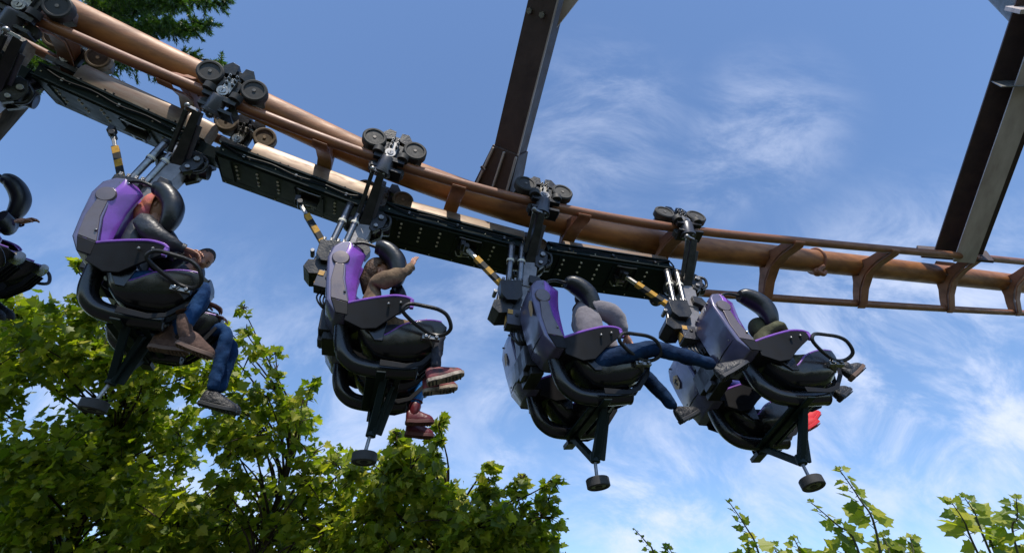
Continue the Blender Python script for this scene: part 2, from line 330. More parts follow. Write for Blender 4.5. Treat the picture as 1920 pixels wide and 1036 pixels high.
# girder and columns that carry the two arms (just above and beside the photographed view)
g1 = A1.matrix_world @ V((0, 0, 0)); 
def pipe_thing(name, pts, r, label, flange=None):
    base = V(pts[0]); root = empty(name, Matrix.Translation(base)); tag(root, label, 'steel pipe')
    MB().tube([V(p)-base for p in pts], r, 'pipe', 28).build('pipe', root)
    if flange:
        mb = MB()
        for c, ax in flange: mb.lathe(V(c)-base, ax, [(-.03, r), (-.03, r+.09), (.02, r+.09), (.02, r)], 'pipe', 28)
        mb.build('end_flange', root)
    return root
e1 = b1_; e2 = b2_
top1 = V((e1.x, e1.y, e1.z+1.6)); top2 = V((e2.x+.3, e2.y, e2.z+1.6))
d1 = (b1_-a1_).normalized(); q1 = b1_ - d1*.10
pipe_thing('hanger_pipe', [q1+V((.05, .0, .02)), q1+V((.05, -.15, 1.9))], .23, 'grey round pipe end above the middle support arm, cut by the top edge', [(q1+V((.05, .0, .02)), (0, 0, 1))])
q2 = a2_ + (b2_-a2_)*.74 + V((.62, -.05, 0))
pipe_thing('hanger_pipe', [q2, q2+V((.05, -.1, 2.2))], .26, 'grey round pipe at the right edge beside the right support arm', [(q2, (0, 0, 1))])
gz = max(q1.z+1.9, q2.z+2.2)+.3
pipe_thing('girder_pipe', [(q1.x-9, q1.y-.6, gz), (q1.x, q1.y-.15, gz), (q2.x, q2.y-.1, gz), (q2.x+6, q2.y, gz)], .3, 'long grey overhead girder pipe above the frame')
pipe_thing('girder_column', [(q1.x-9, q1.y-.6, 0), (q1.x-9, q1.y-.6, gz)], .3, 'tall grey column standing left of the camera')
pipe_thing('girder_column', [(q2.x+6, q2.y, 0), (q2.x+6, q2.y, gz)], .3, 'tall grey column standing right of the track')

# ------------------------------------------------------------ the coaster car
def wheel_mb(rim, tyre='rubber'):
    mb = MB()
    mb.lathe((0, 0, 0), (0, 1, 0), [(-.034, .084), (-.044, .090), (-.045, .106), (-.034, .118), (.034, .118), (.045, .106), (.045, .05)], tyre, 32)
    mb.lathe((0, 0, 0), (0, -1, 0), [(-.04, .0), (-.04, .088), (.028, .088), (.032, .076), (.018, .07), (.014, .05), (.026, .046), (.03, .034), (.022, .03), (.022, .018), (.04, .016), (.04, .0)], rim, 32)
    return mb
WH = {}
def bogie(root, ci, k):
    """wheel carriers on both rails, in the track frame"""
    m = ci @ station(k)
    for sgn in (-1, 1):
        if ('b', sgn) not in WH:
            mb = MB(); y = -.435
            # arched arms carrying the two running wheels
            mb.prism([(-.30, .14), (-.26, .24), (-.17, .30), (-.07, .335), (-.05, .26), (-.08, .16), (-.16, .10), (-.24, .09)], y+.01, y+.09, 'black')
            mb.prism([(.30, .14), (.26, .24), (.17, .30), (.07, .335), (.05, .26), (.08, .16), (.16, .10), (.24, .09)], y+.01, y+.09, 'black')
            mb.prism([(-.15, .30), (-.10, .37), (-.03, .36), (-.02, .25), (-.12, .22)], y-.07, y+.08, 'black')
            mb.prism([(.15, .30), (.10, .37), (.03, .36), (.02, .25), (.12, .22)], y-.07, y+.08, 'black')
            mb.box((0, y+.02, .27), (.09, .12, .10), 'black'); mb.box((0, y+.12, .30), (.24, .10, .08), 'black')
            for sx in (-1, 1): mb.cyl((sx*.206, y+.09, .165), (sx*.206, y-.055, .165), .03, 'black', 14)
            mb.box((-.075, y-.055, .05), (.03, .05, .26), 'black'); mb.box((.075, y-.055, .05), (.03, .05, .26), 'black')
            mb.box((0, y-.04, .08), (.12, .06, .22), 'black')
            mb.box((0, y-.10, -.06), (.30, .05, .05), 'black'); mb.box((0, y-.02, -.16), (.30, .14, .035), 'black')
            # steel toggle with nuts, then the pivot housing
            mb.box((0, y-.085, .10), (.085, .03, .17), 'steel', Matrix.Rotation(.0, 3, 'Y'))
            for x_, z_ in ((-.027, .165), (.027, .165), (-.027, .115), (.027, .115), (-.03, .20), (.03, .21)):
                mb.cyl((x_, y-.10, z_), (x_, y-.125, z_), .014, 'chrome', 6); mb.cyl((x_, y-.125, z_), (x_, y-.14, z_), .007, 'steel', 6)
            mb.cyl((-.01, y-.05, .015), (-.01, y-.125, .015), .052, 'steel', 20); mb.cyl((-.01, y-.125, .015), (-.01, y-.131, .015), .030, 'chrome', 18); mb.box((-.01, y-.133, .015), (.006, .004, .03), 'black')
            if sgn > 0: mb.v = [p+V((0, .80, 0)) for p in mb.v]
            o = mb.build('wheel_carrier', root, .006)
            hm = MB(); y = -.435
            ax = V((-.10, .35, -1)).normalized(); p0 = V((-.015, y-.085, -.03))
            hm.lathe(p0, ax, [(0, .05), (.0, .065), (.015, .075), (.15, .078), (.155, .088), (.18, .088), (.185, .06), (.19, .035), (.215, .03), (.215, .0)], 'greydark', 26)
            for q in range(5):
                a = 2*pi*q/5; e = ax.orthogonal().normalized(); f_ = ax.cross(e); hm.cyl(p0+ax*.18+(e*cos(a)+f_*sin(a))*.06, p0+ax*.20+(e*cos(a)+f_*sin(a))*.06, .012, 'steel', 6)
            hm.cyl(p0+ax*.2, p0+ax*.225, .018, 'chrome', 12)
            if sgn > 0: hm.mirror()
            h = hm.build('pivot_housing', root, .0)
            WH['b', sgn] = (o, h)
            wm = wheel_mb('wheelrim') if sgn < 0 else wheel_mb('tanrim', 'rubbertan')
            if sgn > 0: pass
            w0 = wm.build('running_wheel', o)
            w1 = w0.copy(); col.objects.link(w1); w1.parent = o
            yw = -.50 if sgn < 0 else .30
            w0.location = (-.206, yw, .165); w1.location = (.206, yw, .165)
            gm = MB(); gm.lathe((0, 0, 0), (0, 0, 1), [(-.03, .02), (-.03, .055), (.03, .055), (.03, .02)], 'rubber', 22)
            for (x_, yy, zz, ry) in ((-.12, -.545, 0, 0), (.12, -.545, 0, 0), (-.12, -.435, -.115, 1), (.12, -.435, -.115, 1)):
                if (x_, ry) == (-.12, 0): g0 = gm.build('guide_wheel', o); gg = g0
                else: gg = g0.copy(); col.objects.link(gg); gg.parent = o
                gg.location = (x_, yy if sgn < 0 else -yy, zz); gg.rotation_euler = (pi/2*ry, 0, 0)
            o.matrix_local = m; h.matrix_local = m
        else:
            for src in WH['b', sgn]:
                o = src.copy(); col.objects.link(o); o.parent = root; o.matrix_local = m
                for ch in src.children: c_ = ch.copy(); col.objects.link(c_); c_.parent = o

def beam(root, ci, k):
    m = ci @ station(k-.5)
    if 'beam' in WH:
        for src in WH['beam']:
            o = src.copy(); col.objects.link(o); o.parent = root; o.matrix_local = m
            for ch in src.children: c_ = ch.copy(); col.objects.link(c_); c_.parent = o
        return
    x0, x1 = -.74, .70
    mb = MB()
    # hat-shaped girder: near flange, side, bottom panel, far flange
    mb.prism([(-.17, -.285), (-.155, -.41), (-.15, -.425), (.20, -.425), (.205, -.41), (.205, -.30), (.17, -.285)], x0, x1, 'beam', 'yz')
    mb.box(((x0+x1)/2, .255, -.418), (x1-x0, .096, .014), 'beam')
    mb.box(((x0+x1)/2, -.165, -.405), (x1-x0, .05, .012), 'beam')
    mb.box(((x0+x1)/2, -.178, -.285), (x1-x0, .03, .02), 'beam')
    mb.box((x0+.14, .03, -.43), (.012, .34, .02), 'beam'); mb.box((x0+.01, .03, -.36), (.02, .36, .13), 'beam')
    mb.box((.02, .05, -.435), (.016, .30, .016), 'beam'); mb.box((.30, .05, -.435), (.016, .30, .016), 'beam')
    bo = mb
    for xx in (-.55, -.35, -.15, .42):
        for yy in (-.09, -.03, .05, .11): bo.ball((xx, yy, -.428), .0135, 'ring', (1, 1, .8), 8, 5)
    for xx in (-.70, -.45, -.2, .05, .3, .55): bo.ball((xx, -.165, -.345), .008, 'ring', (1, 1, 1), 6, 4); bo.ball((xx, .27, -.428), .008, 'ring', (1, 1, 1), 6, 4)
    mb.prism([(-.10, -.30), (-.10, -.41), (.14, -.41), (.14, -.30)], .70, .90, 'beam', 'yz')
    b0 = mb.build('chassis_beam', root, 0)
    hb = MB()
    hb.box((.16, .0, -.46), (.20, .012, .07), 'black'); hb.tube(crv([(.06, -.12, -.43), (.06, -.135, -.445), (.16, -.135, -.45), (.27, -.135, -.445), (.27, -.12, -.43)], 4), .007, 'steel', 6)
    hb.box((.16, -.06, -.428), (.17, .11, .012), 'black')
    hb.cyl((.10, .07, -.44), (.24, .07, -.44), .03, 'steel', 14); hb.box((.12, .07, -.45), (.02, .09, .07), 'steel'); hb.box((.22, .07, -.45), (.02, .09, .07), 'black')
    hb.tube(crv([(.05, .10, -.43), (.09, .13, -.47), (.16, .10, -.48), (.22, .13, -.44)], 5), .008, 'chrome', 6)
    hb.build('hinge_hatch', b0, .003)
    fm = MB()
    fm.prism([(-.12, -.284), (-.12, -.13), (-.085, -.075), (.05, -.075), (.085, -.13), (.085, -.284)], -.50, .74, 'fin', 'yz')
    for xx in (-.42, -.2, -.12, .2, .45): fm.box((xx, -.135, -.272), (.035, .07, .02), 'black'); fm.cyl((xx, -.14, -.262), (xx, -.14, -.235), .010, 'black', 6)
    f0 = fm.build('brake_fin', root, .006)
    hm = MB(); hm.tube(crv([(-.72, -.185, -.30), (-.5, -.19, -.345), (-.25, -.188, -.325), (0, -.19, -.35), (.25, -.188, -.33), (.5, -.19, -.345), (.68, -.19, -.30), (.74, -.17, -.36)], 5), .009, 'guard', 8)
    for xx in (-.5, 0, .5): hm.box((xx, -.18, -.345), (.02, .03, .03), 'steel')
    hm.build('air_hose', b0)
    WH['beam'] = (b0, f0); b0.matrix_local = m; f0.matrix_local = m

def make_car_core(root):
    """all the parts that hang rigidly under one bogie, in the car frame"""
    # yoke arms from the two pivots down to the swing hub
    for sgn in (-1, 1):
        mb = MB()
        zt = 1.66 if sgn < 0 else 1.72
        mb.bar((-.055, sgn*.41, zt+.01), (-.15, sgn*.05, 1.27), .078, .07, 'black', up=(1, 0, 0), w2=.10, h2=.10); mb.bar((-.02, sgn*.34, zt-.09), (-.09, sgn*.07, 1.30), .012, .05, 'greydark', up=(1, 0, 0))
        mb.bar((-.14, sgn*.43, zt-.03), (-.21, sgn*.17, 1.33), .035, .035, 'black')
        mb.tube([(-.15, sgn*.44, zt), (-.20, sgn*.2, 1.36)], .009, 'steel', 8)
        mb.ball((-.14, sgn*.45, zt+.01), .028, 'steel'); mb.bar((-.14, sgn*.45, zt+.0), (-.05, sgn*.42, zt+.0), .03, .03, 'steel')
        mb.build('yoke_arm', root, .004)
    mb = MB()
    mb.lathe((-.34, 0, 1.33), (1, 0, 0), [(0, 0), (0, .06), (.03, .085), (.12, .085), (.14, .10), (.36, .10), (.38, .075), (.44, .07), (.44, 0)], 'black', 24)
    mb.box((-.15, .02, 1.30), (.17, .14, .10), 'black')
    # cast bracket on the front side
    for y0, y1 in ((-.12, -.07), (.03, .08)): mb.prism([(-.05, 1.46), (.02, 1.44), (.06, 1.36), (.03, 1.25), (-.06, 1.18), (-.10, 1.22), (-.08, 1.36)], y0, y1, 'black')
    mb.cyl((.0, -.14, 1.36), (.0, .10, 1.36), .028, 'steel', 14); mb.cyl((-.04, -.14, 1.25), (-.04, .10, 1.25), .022, 'steel', 14)
    mb.tube(crv([(.03, -.1, 1.42), (.09, -.12, 1.36), (.08, -.1, 1.27), (.01, -.1, 1.22)], 5), .016, 'black', 8)
    mb.build('swing_hub', root, .005)
    mb = MB()
    mb.bar((-.125, -.02, 1.34), (-.215, -.02, .95), .16, .17, 'grey', w2=.15); mb.bar((-.215, -.02, .955), (-.30, -.02, .52), .15, .15, 'grey', w2=.12); mb.bar((-.30, 0, .525), (-.30, 0, .0), .14, .13, 'greydark')
    mb.prism([(-.19, 1.06), (-.09, 1.04), (-.05, .92), (-.09, .84), (-.12, .92), (-.20, .97)], -.15, -.06, 'black')
    for z_ in (1.18, 1.1): mb.cyl((-.16, -.075, z_), (-.16, -.084, z_), .008, 'steel', 6)
    mb.build('hanger_column', root, .012)
    for dx in (0, .115):
        mb = MB(); a = V((-.31+dx, -.10, 1.47)); b = V((-.40+dx, -.10, 1.00)); d = (b-a)
        mb.lathe(a, d, [(0, .0), (0, .034), (.03, .037), (.24, .037), (.245, .031), (.49, .030), (.49, .018), (.52, .018), (.52, 0)], 'chrome' if dx == 0 else 'chrome', 20)
        mb.ball(a, .042, 'black'); mb.ball(b+d.normalized()*.03, .032, 'steel')
        o = mb.build('shock_absorber', root)
        MB().lathe(a+d*.42, d, [(0, .03), (0, .0395), (.025, .0395), (.025, .03)], 'ring', 20).build('collar', o)
    mb = MB()
    mb.prism([(-.50, .96), (-.29, .97), (-.30, .79), (-.36, .73), (-.46, .73), (-.51, .80)], -.17, -.03, 'black')
    mb.prism([(-.57, .76), (-.44, .78), (-.39, .71), (-.43, .62), (-.54, .61), (-.60, .68)], -.12, .10, 'black')
    mb.prism([(-.36, .80), (-.28, .80), (-.33, .66), (-.42, .64), (-.40, .70)], -.10, .06, 'black')
    for x_ in (-.49, -.44): mb.cyl((x_, -.06, .88), (x_-.05, -.05, .70), .022, 'chrome', 14)
    for x_ in (-.47, -.41, -.35, -.30): mb.cyl((x_, -.165, .955), (x_+.01, -.15, 1.0), .013, 'chrome', 8); mb.box((x_, -.145, .975), (.018, .05, .045), 'steel')
    mb.cyl((-.55, -.14, .85), (-.55, -.04, .85), .02, 'steel', 12)
    mb.build('damper_bracket', root, .006)
    mb = MB(); R = Matrix.Rotation(.15, 3, 'Y')
    mb.box((-.40, -.07, .56), (.14, .13, .17), 'greydark', R); mb.cyl((-.38, -.137, .58), (-.38, -.145, .58), .018, 'black', 12)
    mb.add([R@V((-.071, -.06, -.06))+V((-.40, -.07, .56)), R@V((-.071, .06, -.06))+V((-.40, -.07, .56)), R@V((-.071, 0, .06))+V((-.40, -.07, .56)), R@V((-.075, -.06, -.06))+V((-.40, -.07, .56)), R@V((-.075, .06, -.06))+V((-.40, -.07, .56)), R@V((-.075, 0, .06))+V((-.40, -.07, .56))], [(0, 1, 2), (3, 5, 4), (0, 3, 4, 1), (1, 4, 5, 2), (2, 5, 3, 0)], 'yellow')
    mb.box((-.435, -.138, .615), (.05, .006, .05), 'yellow', R)
    mb.build('control_box', root, .008)
    mb = MB()
    for k in range(4):
        mb.tube(crv([(-.40+.02*k, -.05, .52), (-.44+.03*k, -.07-.01*k, .40-.02*k), (-.36+.02*k, -.06, .30), (-.31+.01*k, -.03, .36+.02*k)], 5), .008, 'black', 6)
    mb.build('cable_loom', root)
    # lower end of the hanger: box the two seats bolt to
    mb = MB(); mb.box((-.29, 0, .14), (.16, .34, .20), 'black'); mb.box((-.28, 0, .34), (.12, .28, .08), 'black')
    mb.box((-.27, 0, .02), (.12, .30, .10), 'black')
    mb.build('seat_yoke', root, .01)
    # striped tie rod
    mb = MB(); a, b = V((-.70, -.03, 1.35)), V((-.46, -.09, .95))
    mb.bar(a+(b-a)*.06, b, .058, .050, 'stripe'); mb.bar(a-(b-a)*.30, a+(b-a)*.07, .03, .04, 'steel'); mb.cyl(a-(b-a)*.30+V((0, -.05, 0)), a-(b-a)*.30+V((0, .05, 0)), .028, 'black', 14); mb.box(a-(b-a)*.42, (.05, .09, .07), 'black'); mb.cyl(b+V((0, -.045, 0)), b+V((0, .045, 0)), .032, 'black', 16)
    mb.build('tie_rod', root, .004)

def make_seat(root, sgn):
    """sgn -1: the near seat; +1 mirrored"""
    f = (lambda mb: mb.mirror()) if sgn > 0 else (lambda mb: mb)
    yc = -.36
    # bucket: black gloss tub
    xs = [-.05, .02, .09, .17, .28, .40, .50, .58, .63]
    zb = [-.10, -.21, -.27, -.29, -.295, -.285, -.235, -.155, -.05]
    zt = [.02, -.10, -.17, -.14, -.05, .0, .02, .02, .0]
    hw = [.12, .145, .165, .178, .186, .19, .188, .178, .14]
    vs = []; fs = []; n = 17
    for x, b_, t_, h in zip(xs, zb, zt, hw):
        ring = []
        for k in range(9):                                     # outer skin, from inner top to outer top underneath
            a = pi*k/8; yy = cos(a); zz = b_+(t_-b_)*(1-sin(a)**.6) if sin(a) > 0 else t_
            ring.append((x, yc+h*(abs(yy)**.75)*(1 if yy > 0 else -1), zz))
        for k in range(8, 0, -1):
            a = pi*k/8; yy = cos(a)*.86; zt2 = t_+.0; zb2 = b_+.09
            zz = zb2+(zt2-zb2)*(1-max(sin(a), 0)**.6); ring.append((x, yc+h*(abs(yy)**.75)*(1 if yy > 0 else -1), max(zz, b_+.03)))
        vs += ring; n = len(ring)
    for i in range(len(xs)-1):
        for k in range(n): fs.append((i*n+k, i*n+(k+1) % n, (i+1)*n+(k+1) % n, (i+1)*n+k))
    fs += [tuple(reversed(range(n))), tuple(range((len(xs)-1)*n, len(xs)*n))]
    mb = MB(); mb.add(vs, fs, 'gloss')
    # lower back and side flanks below the wing
    mb.prism([(-.22, .02), (-.12, .09), (.0, .11), (.10, .08), (.16, -.04), (.14, -.20), (.08, -.20), (.0, -.09), (-.12, -.05)], yc-.175, yc+.175, 'gloss')
    seat = f(mb).build('seat', root, .012, angle=50)
    # back shell: grey violet rear moulding
    prof = [(-.17, .67), (-.22, .705), (-.28, .69), (-.335, .62), (-.355, .50), (-.335, .30), (-.305, .10), (-.23, -.01), (-.16, -.03), (-.14, .08), (-.20, .30), (-.22, .50)]
    mb = MB(); n = len(prof); vs = []; fs = []
    ys = [(-.20, 1, 0), (-.185, 1.0, .012), (0, 1, .018), (.185, 1.0, .012), (.20, 1, 0)]
    for o_, k_, bulge in ys:
        nar = lambda z: 1-.16*max(0, (z-.45)/.25)**2
        for (x, z) in prof: vs.append((x-(bulge if x < -.22 else 0), yc+o_*nar(z), z))
    m_ = len(ys)
    for i in range(m_-1):
        for k in range(n): fs.append((i*n+k, (i+1)*n+k, (i+1)*n+(k+1) % n, i*n+(k+1) % n))
    fs += [tuple(range(n)), tuple(reversed(range((m_-1)*n, m_*n)))]
    mb.add(vs, fs, 'shell')
    f(mb).build('back_shell', seat, .018, seg=3)
    mb = MB()
    for z_ in (.16, .60):
        for o_ in (-.12, .12): mb = MB(); mb.lathe((-.325 if z_ < .3 else -.36, yc+o_, z_), (-1, 0, 0), [(-.03, .009), (.006, .009), (.009, .004)], 'steel', 10); f(mb).build('shell_screw', seat)
    mb = MB(); mb.tube([(-.318, yc-.17, .125), (-.334, yc, .125), (-.318, yc+.17, .125)], .0035, 'guard', 6); f(mb).build('shell_seam', seat)
    # side panel and round cap on both flanks
    for o_ in (-1, 1):
        y0, y1 = (yc+o_*.196, yc+o_*.208); mb = MB()
        mb.prism([(-.30, .44), (-.228, .44), (-.218, .30), (-.150, .085), (-.285, .11), (-.31, .28)], min(y0, y1), max(y0, y1), 'panel')
        mb.prism([(-.284, .107), (-.152, .082), (-.140, -.028), (-.232, -.018)], min(y0, y1), max(y0, y1)+.0005, 'guard')
        f(mb).build('side_panel', seat, .006)
        mb = MB(); mb.lathe((-.265, yc+o_*.168, .50), (0, o_, 0), [(0, .07), (.03, .07), (.042, .062), (.045, .0)], 'panel', 24); f(mb).build('panel_cap', seat, 0)
        mb = MB(); mb.ball((-.19, yc+o_*.212, .175), .011, 'chrome', u=8, v=5); f(mb).build('panel_bolt', seat, 0)
    # purple backrest face with a moulded recess and side bolsters
    mb = MB(); rows = []
    zs = [.685, .62, .52, .42, .32, .22, .12, .05]
    vs = []; fs = []
    for z in zs:
        xf = -.125-.012*sin(max(0, min(1, (z-.05)/.6))*pi)+.03*max(0, min(1, (z-.45)/.2))
        prof_y = [(-.203, -.095), (-.197, -.08), (-.135, .018), (-.115, .030), (-.06, -.03), (0, -.045), (.06, -.03), (.115, .030), (.135, .018), (.197, -.08), (.203, -.095)]
        nar = 1-.14*max(0, (z-.45)/.25)**2
        if z > .65: prof_y = [(a, -.06+b_*.6) for a, b_ in prof_y]
        for a, b_ in prof_y: vs.append((xf+b_, yc+a*nar, z))
        for a, b_ in reversed(prof_y): vs.append((xf-.125, yc+a*nar*.985, z))
    n = 22
    for i in range(len(zs)-1):
        for k in range(n): fs.append((i*n+k, i*n+(k+1) % n, (i+1)*n+(k+1) % n, (i+1)*n+k))
    fs += [tuple(range(n)), tuple(range((len(zs)-1)*n, len(zs)*n))]
    mb.add(vs, fs, 'purple'); f(mb).build('backrest_face', seat, .006, angle=50)
    # hip guards ("wings") on both sides, purple rim and black flank with bolts
    for o_ in (-1, 1):
        mb = MB()
        top = [(-.15, .205, .075), (-.03, .235, .105), (.10, .265, .13), (.20, .285, .142), (.29, .295, .132), (.335, .30, .105)]
        bot = [(-.16, .20, -.07), (-.02, .20, -.13), (.08, .215, -.12), (.17, .235, -.04), (.255, .265, .02), (.32, .29, .06)]
        def strip(A, B, m):
            vs = []
            for x, o, z in A: vs.append((x, yc+o_*o, z))
            for x, o, z in B: vs.append((x, yc+o_*o, z))
            for x, o, z in A: vs.append((x, yc+o_*(o-.022), z))
            for x, o, z in B: vs.append((x, yc+o_*(o-.022), z))
            k = len(A); fs = []
            for i in range(k-1):
                fs += [(i, i+1, k+i+1, k+i), (2*k+i, 3*k+i, 3*k+i+1, 2*k+i+1), (i, 2*k+i, 2*k+i+1, i+1), (k+i, k+i+1, 3*k+i+1, 3*k+i)]
            fs += [(0, k, 3*k, 2*k), (k-1, 3*k-1, 4*k-1, 2*k-1)]
            mb.add(vs, fs, m)
        strip(top, bot, 'guard')
        for x_, o__, z_ in ((.15, .275, .07), (.24, .288, .085)): mb.ball((x_, yc+o_*(o__), z_), .013, 'steel', u=8, v=5)
        g = f(mb).build('hip_guard', seat, .006)
        mb = MB(); pth = crv([(x, yc+o_*(o-.008), z+.006) for x, o, z in top], 5)
        mb.tube(pth, .013, 'purple', 10)
        # purple ledge on the inside of the rim
        k = len(top); vs = [(x, yc+o_*(o-.015), z+.008) for x, o, z in top]+[(x-.01, yc+o_*(o-.075), z+.012) for x, o, z in top]
        vs += [(x, y, z-.012) for x, y, z in vs]
        fs = []
        for i in range(k-1): fs += [(i, i+1, k+i+1, k+i), (2*k+i, 3*k+i, 3*k+i+1, 2*k+i+1), (i, 2*k+i, 2*k+i+1, i+1), (k+i, k+i+1, 3*k+i+1, 3*k+i)]
        fs += [(0, k, 3*k, 2*k), (k-1, 3*k-1, 4*k-1, 2*k-1)]
        mb.add(vs, fs, 'purple')
        mb.box((.325, yc+o_*.283, .08), (.03, .035, .07), 'purple')
        f(mb).build('guard_rim', seat, .004)
    # bolster edging
    for o_ in (-1, 1): mb = MB(); mb.tube(crv([(x, yc+o_*h*.93, t_+.006) for x, t_, h in list(zip(xs, zt, hw))[2:8]], 4), .0085, 'purple', 8); f(mb).build('seat_edging', seat)
    # ribs wrapping the underside of the tub
    mb = MB()
    for o_ in (-.12, -.03, .06, .15):
        mb.prism([(.14, -.33), (.34, -.345), (.44, -.315), (.55, -.19), (.60, -.07), (.63, -.08), (.58, -.21), (.46, -.345), (.35, -.385), (.14, -.38)], yc+o_-.006, yc+o_+.006, 'guard')
    f(mb).build('underside_rib', seat, .003)
    # shoulder restraint: two horns with a thin bar from the top of the shell
    mb = MB()
    for o_ in (-.165,):
        mb.tube(crv([(-.235, yc+o_*.9, .640), (-.18, yc+o_, .685), (-.10, yc+o_, .705), (.02, yc+o_, .675)], 6), .014, 'black', 12)
        mb.ball((-.235, yc+o_*.92, .64), .028, 'black')
    f(mb).build('restraint_bar', seat)
    for o_ in (-.165,):
        mb = MB()
        pth = crv([(-.01, yc+o_, .68), (.05, yc+o_, .675), (.12, yc+o_, .63), (.18, yc+o_, .55), (.20, yc+o_*.95, .46), (.195, yc+o_*.85, .37), (.18, yc+o_*.7, .29)], 6)
        n = len(pth); rr = [.022+.058*sin(pi*min(1, .06+1.0*i/(n-1)))**.5 if i < n-1 else .03 for i in range(n)]
        mb.tube(pth, rr, 'pad', 18, up=(0, 1, 0), flat=1.25); f(mb).build('restraint_pad', seat)
    mb = MB(); mb.tube(crv([(.20, yc-.13, .30), (.245, yc-.06, .27), (.25, yc, .26), (.245, yc+.06, .27), (.20, yc+.13, .30)], 5), .055, 'pad', 14, up=(0, 0, 1), flat=1.5)
    f(mb).build('lap_pad', seat)
    # grab handle on the outer side
    mb = MB()
    loop = crv([(.255, yc-.355, -.02), (.30, yc-.37, .03), (.42, yc-.365, .03), (.53, yc-.36, .015), (.60, yc-.345, -.025), (.635, yc-.30, -.10), (.59, yc-.24, -.13), (.50, yc-.22, -.125), (.40, yc-.26, -.095), (.31, yc-.31, -.06)], 6, closed=True)
    mb.tube(loop, .0155, 'black', 10, closed=True)
    f(mb).build('grab_handle', seat)
    mb = MB(); mb.bar((.47, yc-.22, -.135), (.52, yc-.12, -.16), .05, .05, 'steel'); mb.box((.50, yc-.20, -.15), (.14, .045, .04), 'steel'); mb.cyl((.46, yc-.225, -.15), (.46, yc-.24, -.15), .016, 'chrome', 8); mb.cyl((.54, yc-.225, -.15), (.54, yc-.24, -.15), .016, 'chrome', 8)
    f(mb).build('handle_clamp', seat, .005)
    return seat

def make_seat_tube(root, sgn):
    y = sgn*.345
    mb = MB(); pth = crv([(-.175, y, .06), (-.165, y, -.06), (-.15, y, -.17), (-.115, y, -.255), (-.04, y, -.32), (.06, y, -.345), (.2, y, -.35), (.42, y, -.335)], 5)
    mb.tube(pth, .066, 'gloss', 24)
    mb.lathe((-.178, y, .075), (0, 0, -1), [(0, .078), (.03, .078), (.035, .07)], 'black', 24)
    mb.lathe((.415, y, -.335), (1, 0, 0), [(0, .05), (0, .069), (.015, .069), (.02, .05), (.02, 0)], 'black', 20)
    for a in (0, 2.1, 4.2): mb.cyl((.43, y+.035*cos(a), -.335+.035*sin(a)), (.445, y+.035*cos(a), -.335+.035*sin(a)), .010, 'steel', 6)
    mb.build('seat_tube', root)

def make_under(root):
    mb = MB()
    for x_, z_, w_ in ((.10, -.405, .09), (.20, -.40, .045), (.29, -.385, .045)):
        mb.box((x_, 0, z_), (w_, .62, .018), 'beam', Matrix.Rotation(-.25, 3, 'Y')); mb.box((x_+w_/2, 0, z_+.03), (.010, .62, .07), 'beam')
    mb.box((.16, -.0, -.425), (.07, .95, .014), 'beam')
    mb.box((.16, .46, -.42), (.09, .14, .04), 'black')
    mb.build('cross_frame', root, .004)
    apex = V((.15, -.02, -.73))
    mb = MB()
    mb.bar((.19, -.33, -.39), apex, .055, .05, 'beam', up=(1, 0, 0)); mb.bar((.15, .35, -.39), apex+V((0, .02, .0)), .055, .05, 'beam', up=(1, 0, 0)); 
    mb.bar((.27, -.18, -.40), apex+V((.02, -.0, .0)), .085, .03, 'beam', up=(1, 0, 0)); mb.bar((.29, -.10, -.40), apex+V((.05, .0, -.01)), .03, .07, 'beam', up=(1, 0, 0))
    mb.cyl(apex+V((.01, 0, .05)), apex+V((0, 0, -.03)), .04, 'beam', 14)
    mb.build('guide_strut', root, .005)
    mb = MB(); wc = V((.125, -.04, -.93))
    mb.cyl(apex+V((0, 0, 0)), wc+V((0, 0, .04)), .014, 'steel', 12)
    mb.build('guide_rod', root)
    mb = MB(); mb.lathe(wc, (0, 0, -1), [(-.04, .0), (-.04, .07), (-.036, .078), (-.036, .088), (-.03, .093), (.03, .093), (.036, .086), (.036, .07), (.028, .06), (.022, .03), (.034, .028), (.034, 0)], 'rubber', 30)
    mb.lathe(wc, (0, 0, -1), [(.024, .0), (.026, .058), (.028, .058), (.029, 0)], 'steel', 24)
    mb.build('bumper_wheel', root)

def copy_tree(src, parent):
    c_ = src.copy(); col.objects.link(c_); c_.parent = parent
    for ch in src.children: copy_tree(ch, c_)
    return c_
LAB = ['purple suspended coaster car half cut off by the left edge of the photo', 'suspended coaster car second from the left, tilting left, with a rider in brown boots', 'suspended coaster car of the rider raising an arm, in the middle left',
       'suspended coaster car of the grey hoodie rider stretching both legs out', 'front suspended coaster car at the right, its pale violet seat backs turned to the viewer']
cars = []
for k in range(5):
    root = empty('coaster_car', CARS[k]); cars.append(root)
    tag(root, LAB[k], 'coaster car', 'coaster cars of the hanging train')
    ci = CARS[k].inverted()
    if k == 0:
        make_car_core(root); make_seat(root, -1); make_seat(root, 1); make_seat_tube(root, -1); make_seat_tube(root, 1); make_under(root)
        core = list(root.children)
    else:
        for ch in core: copy_tree(ch, root)
    bogie(root, ci, k); beam(root, ci, k)
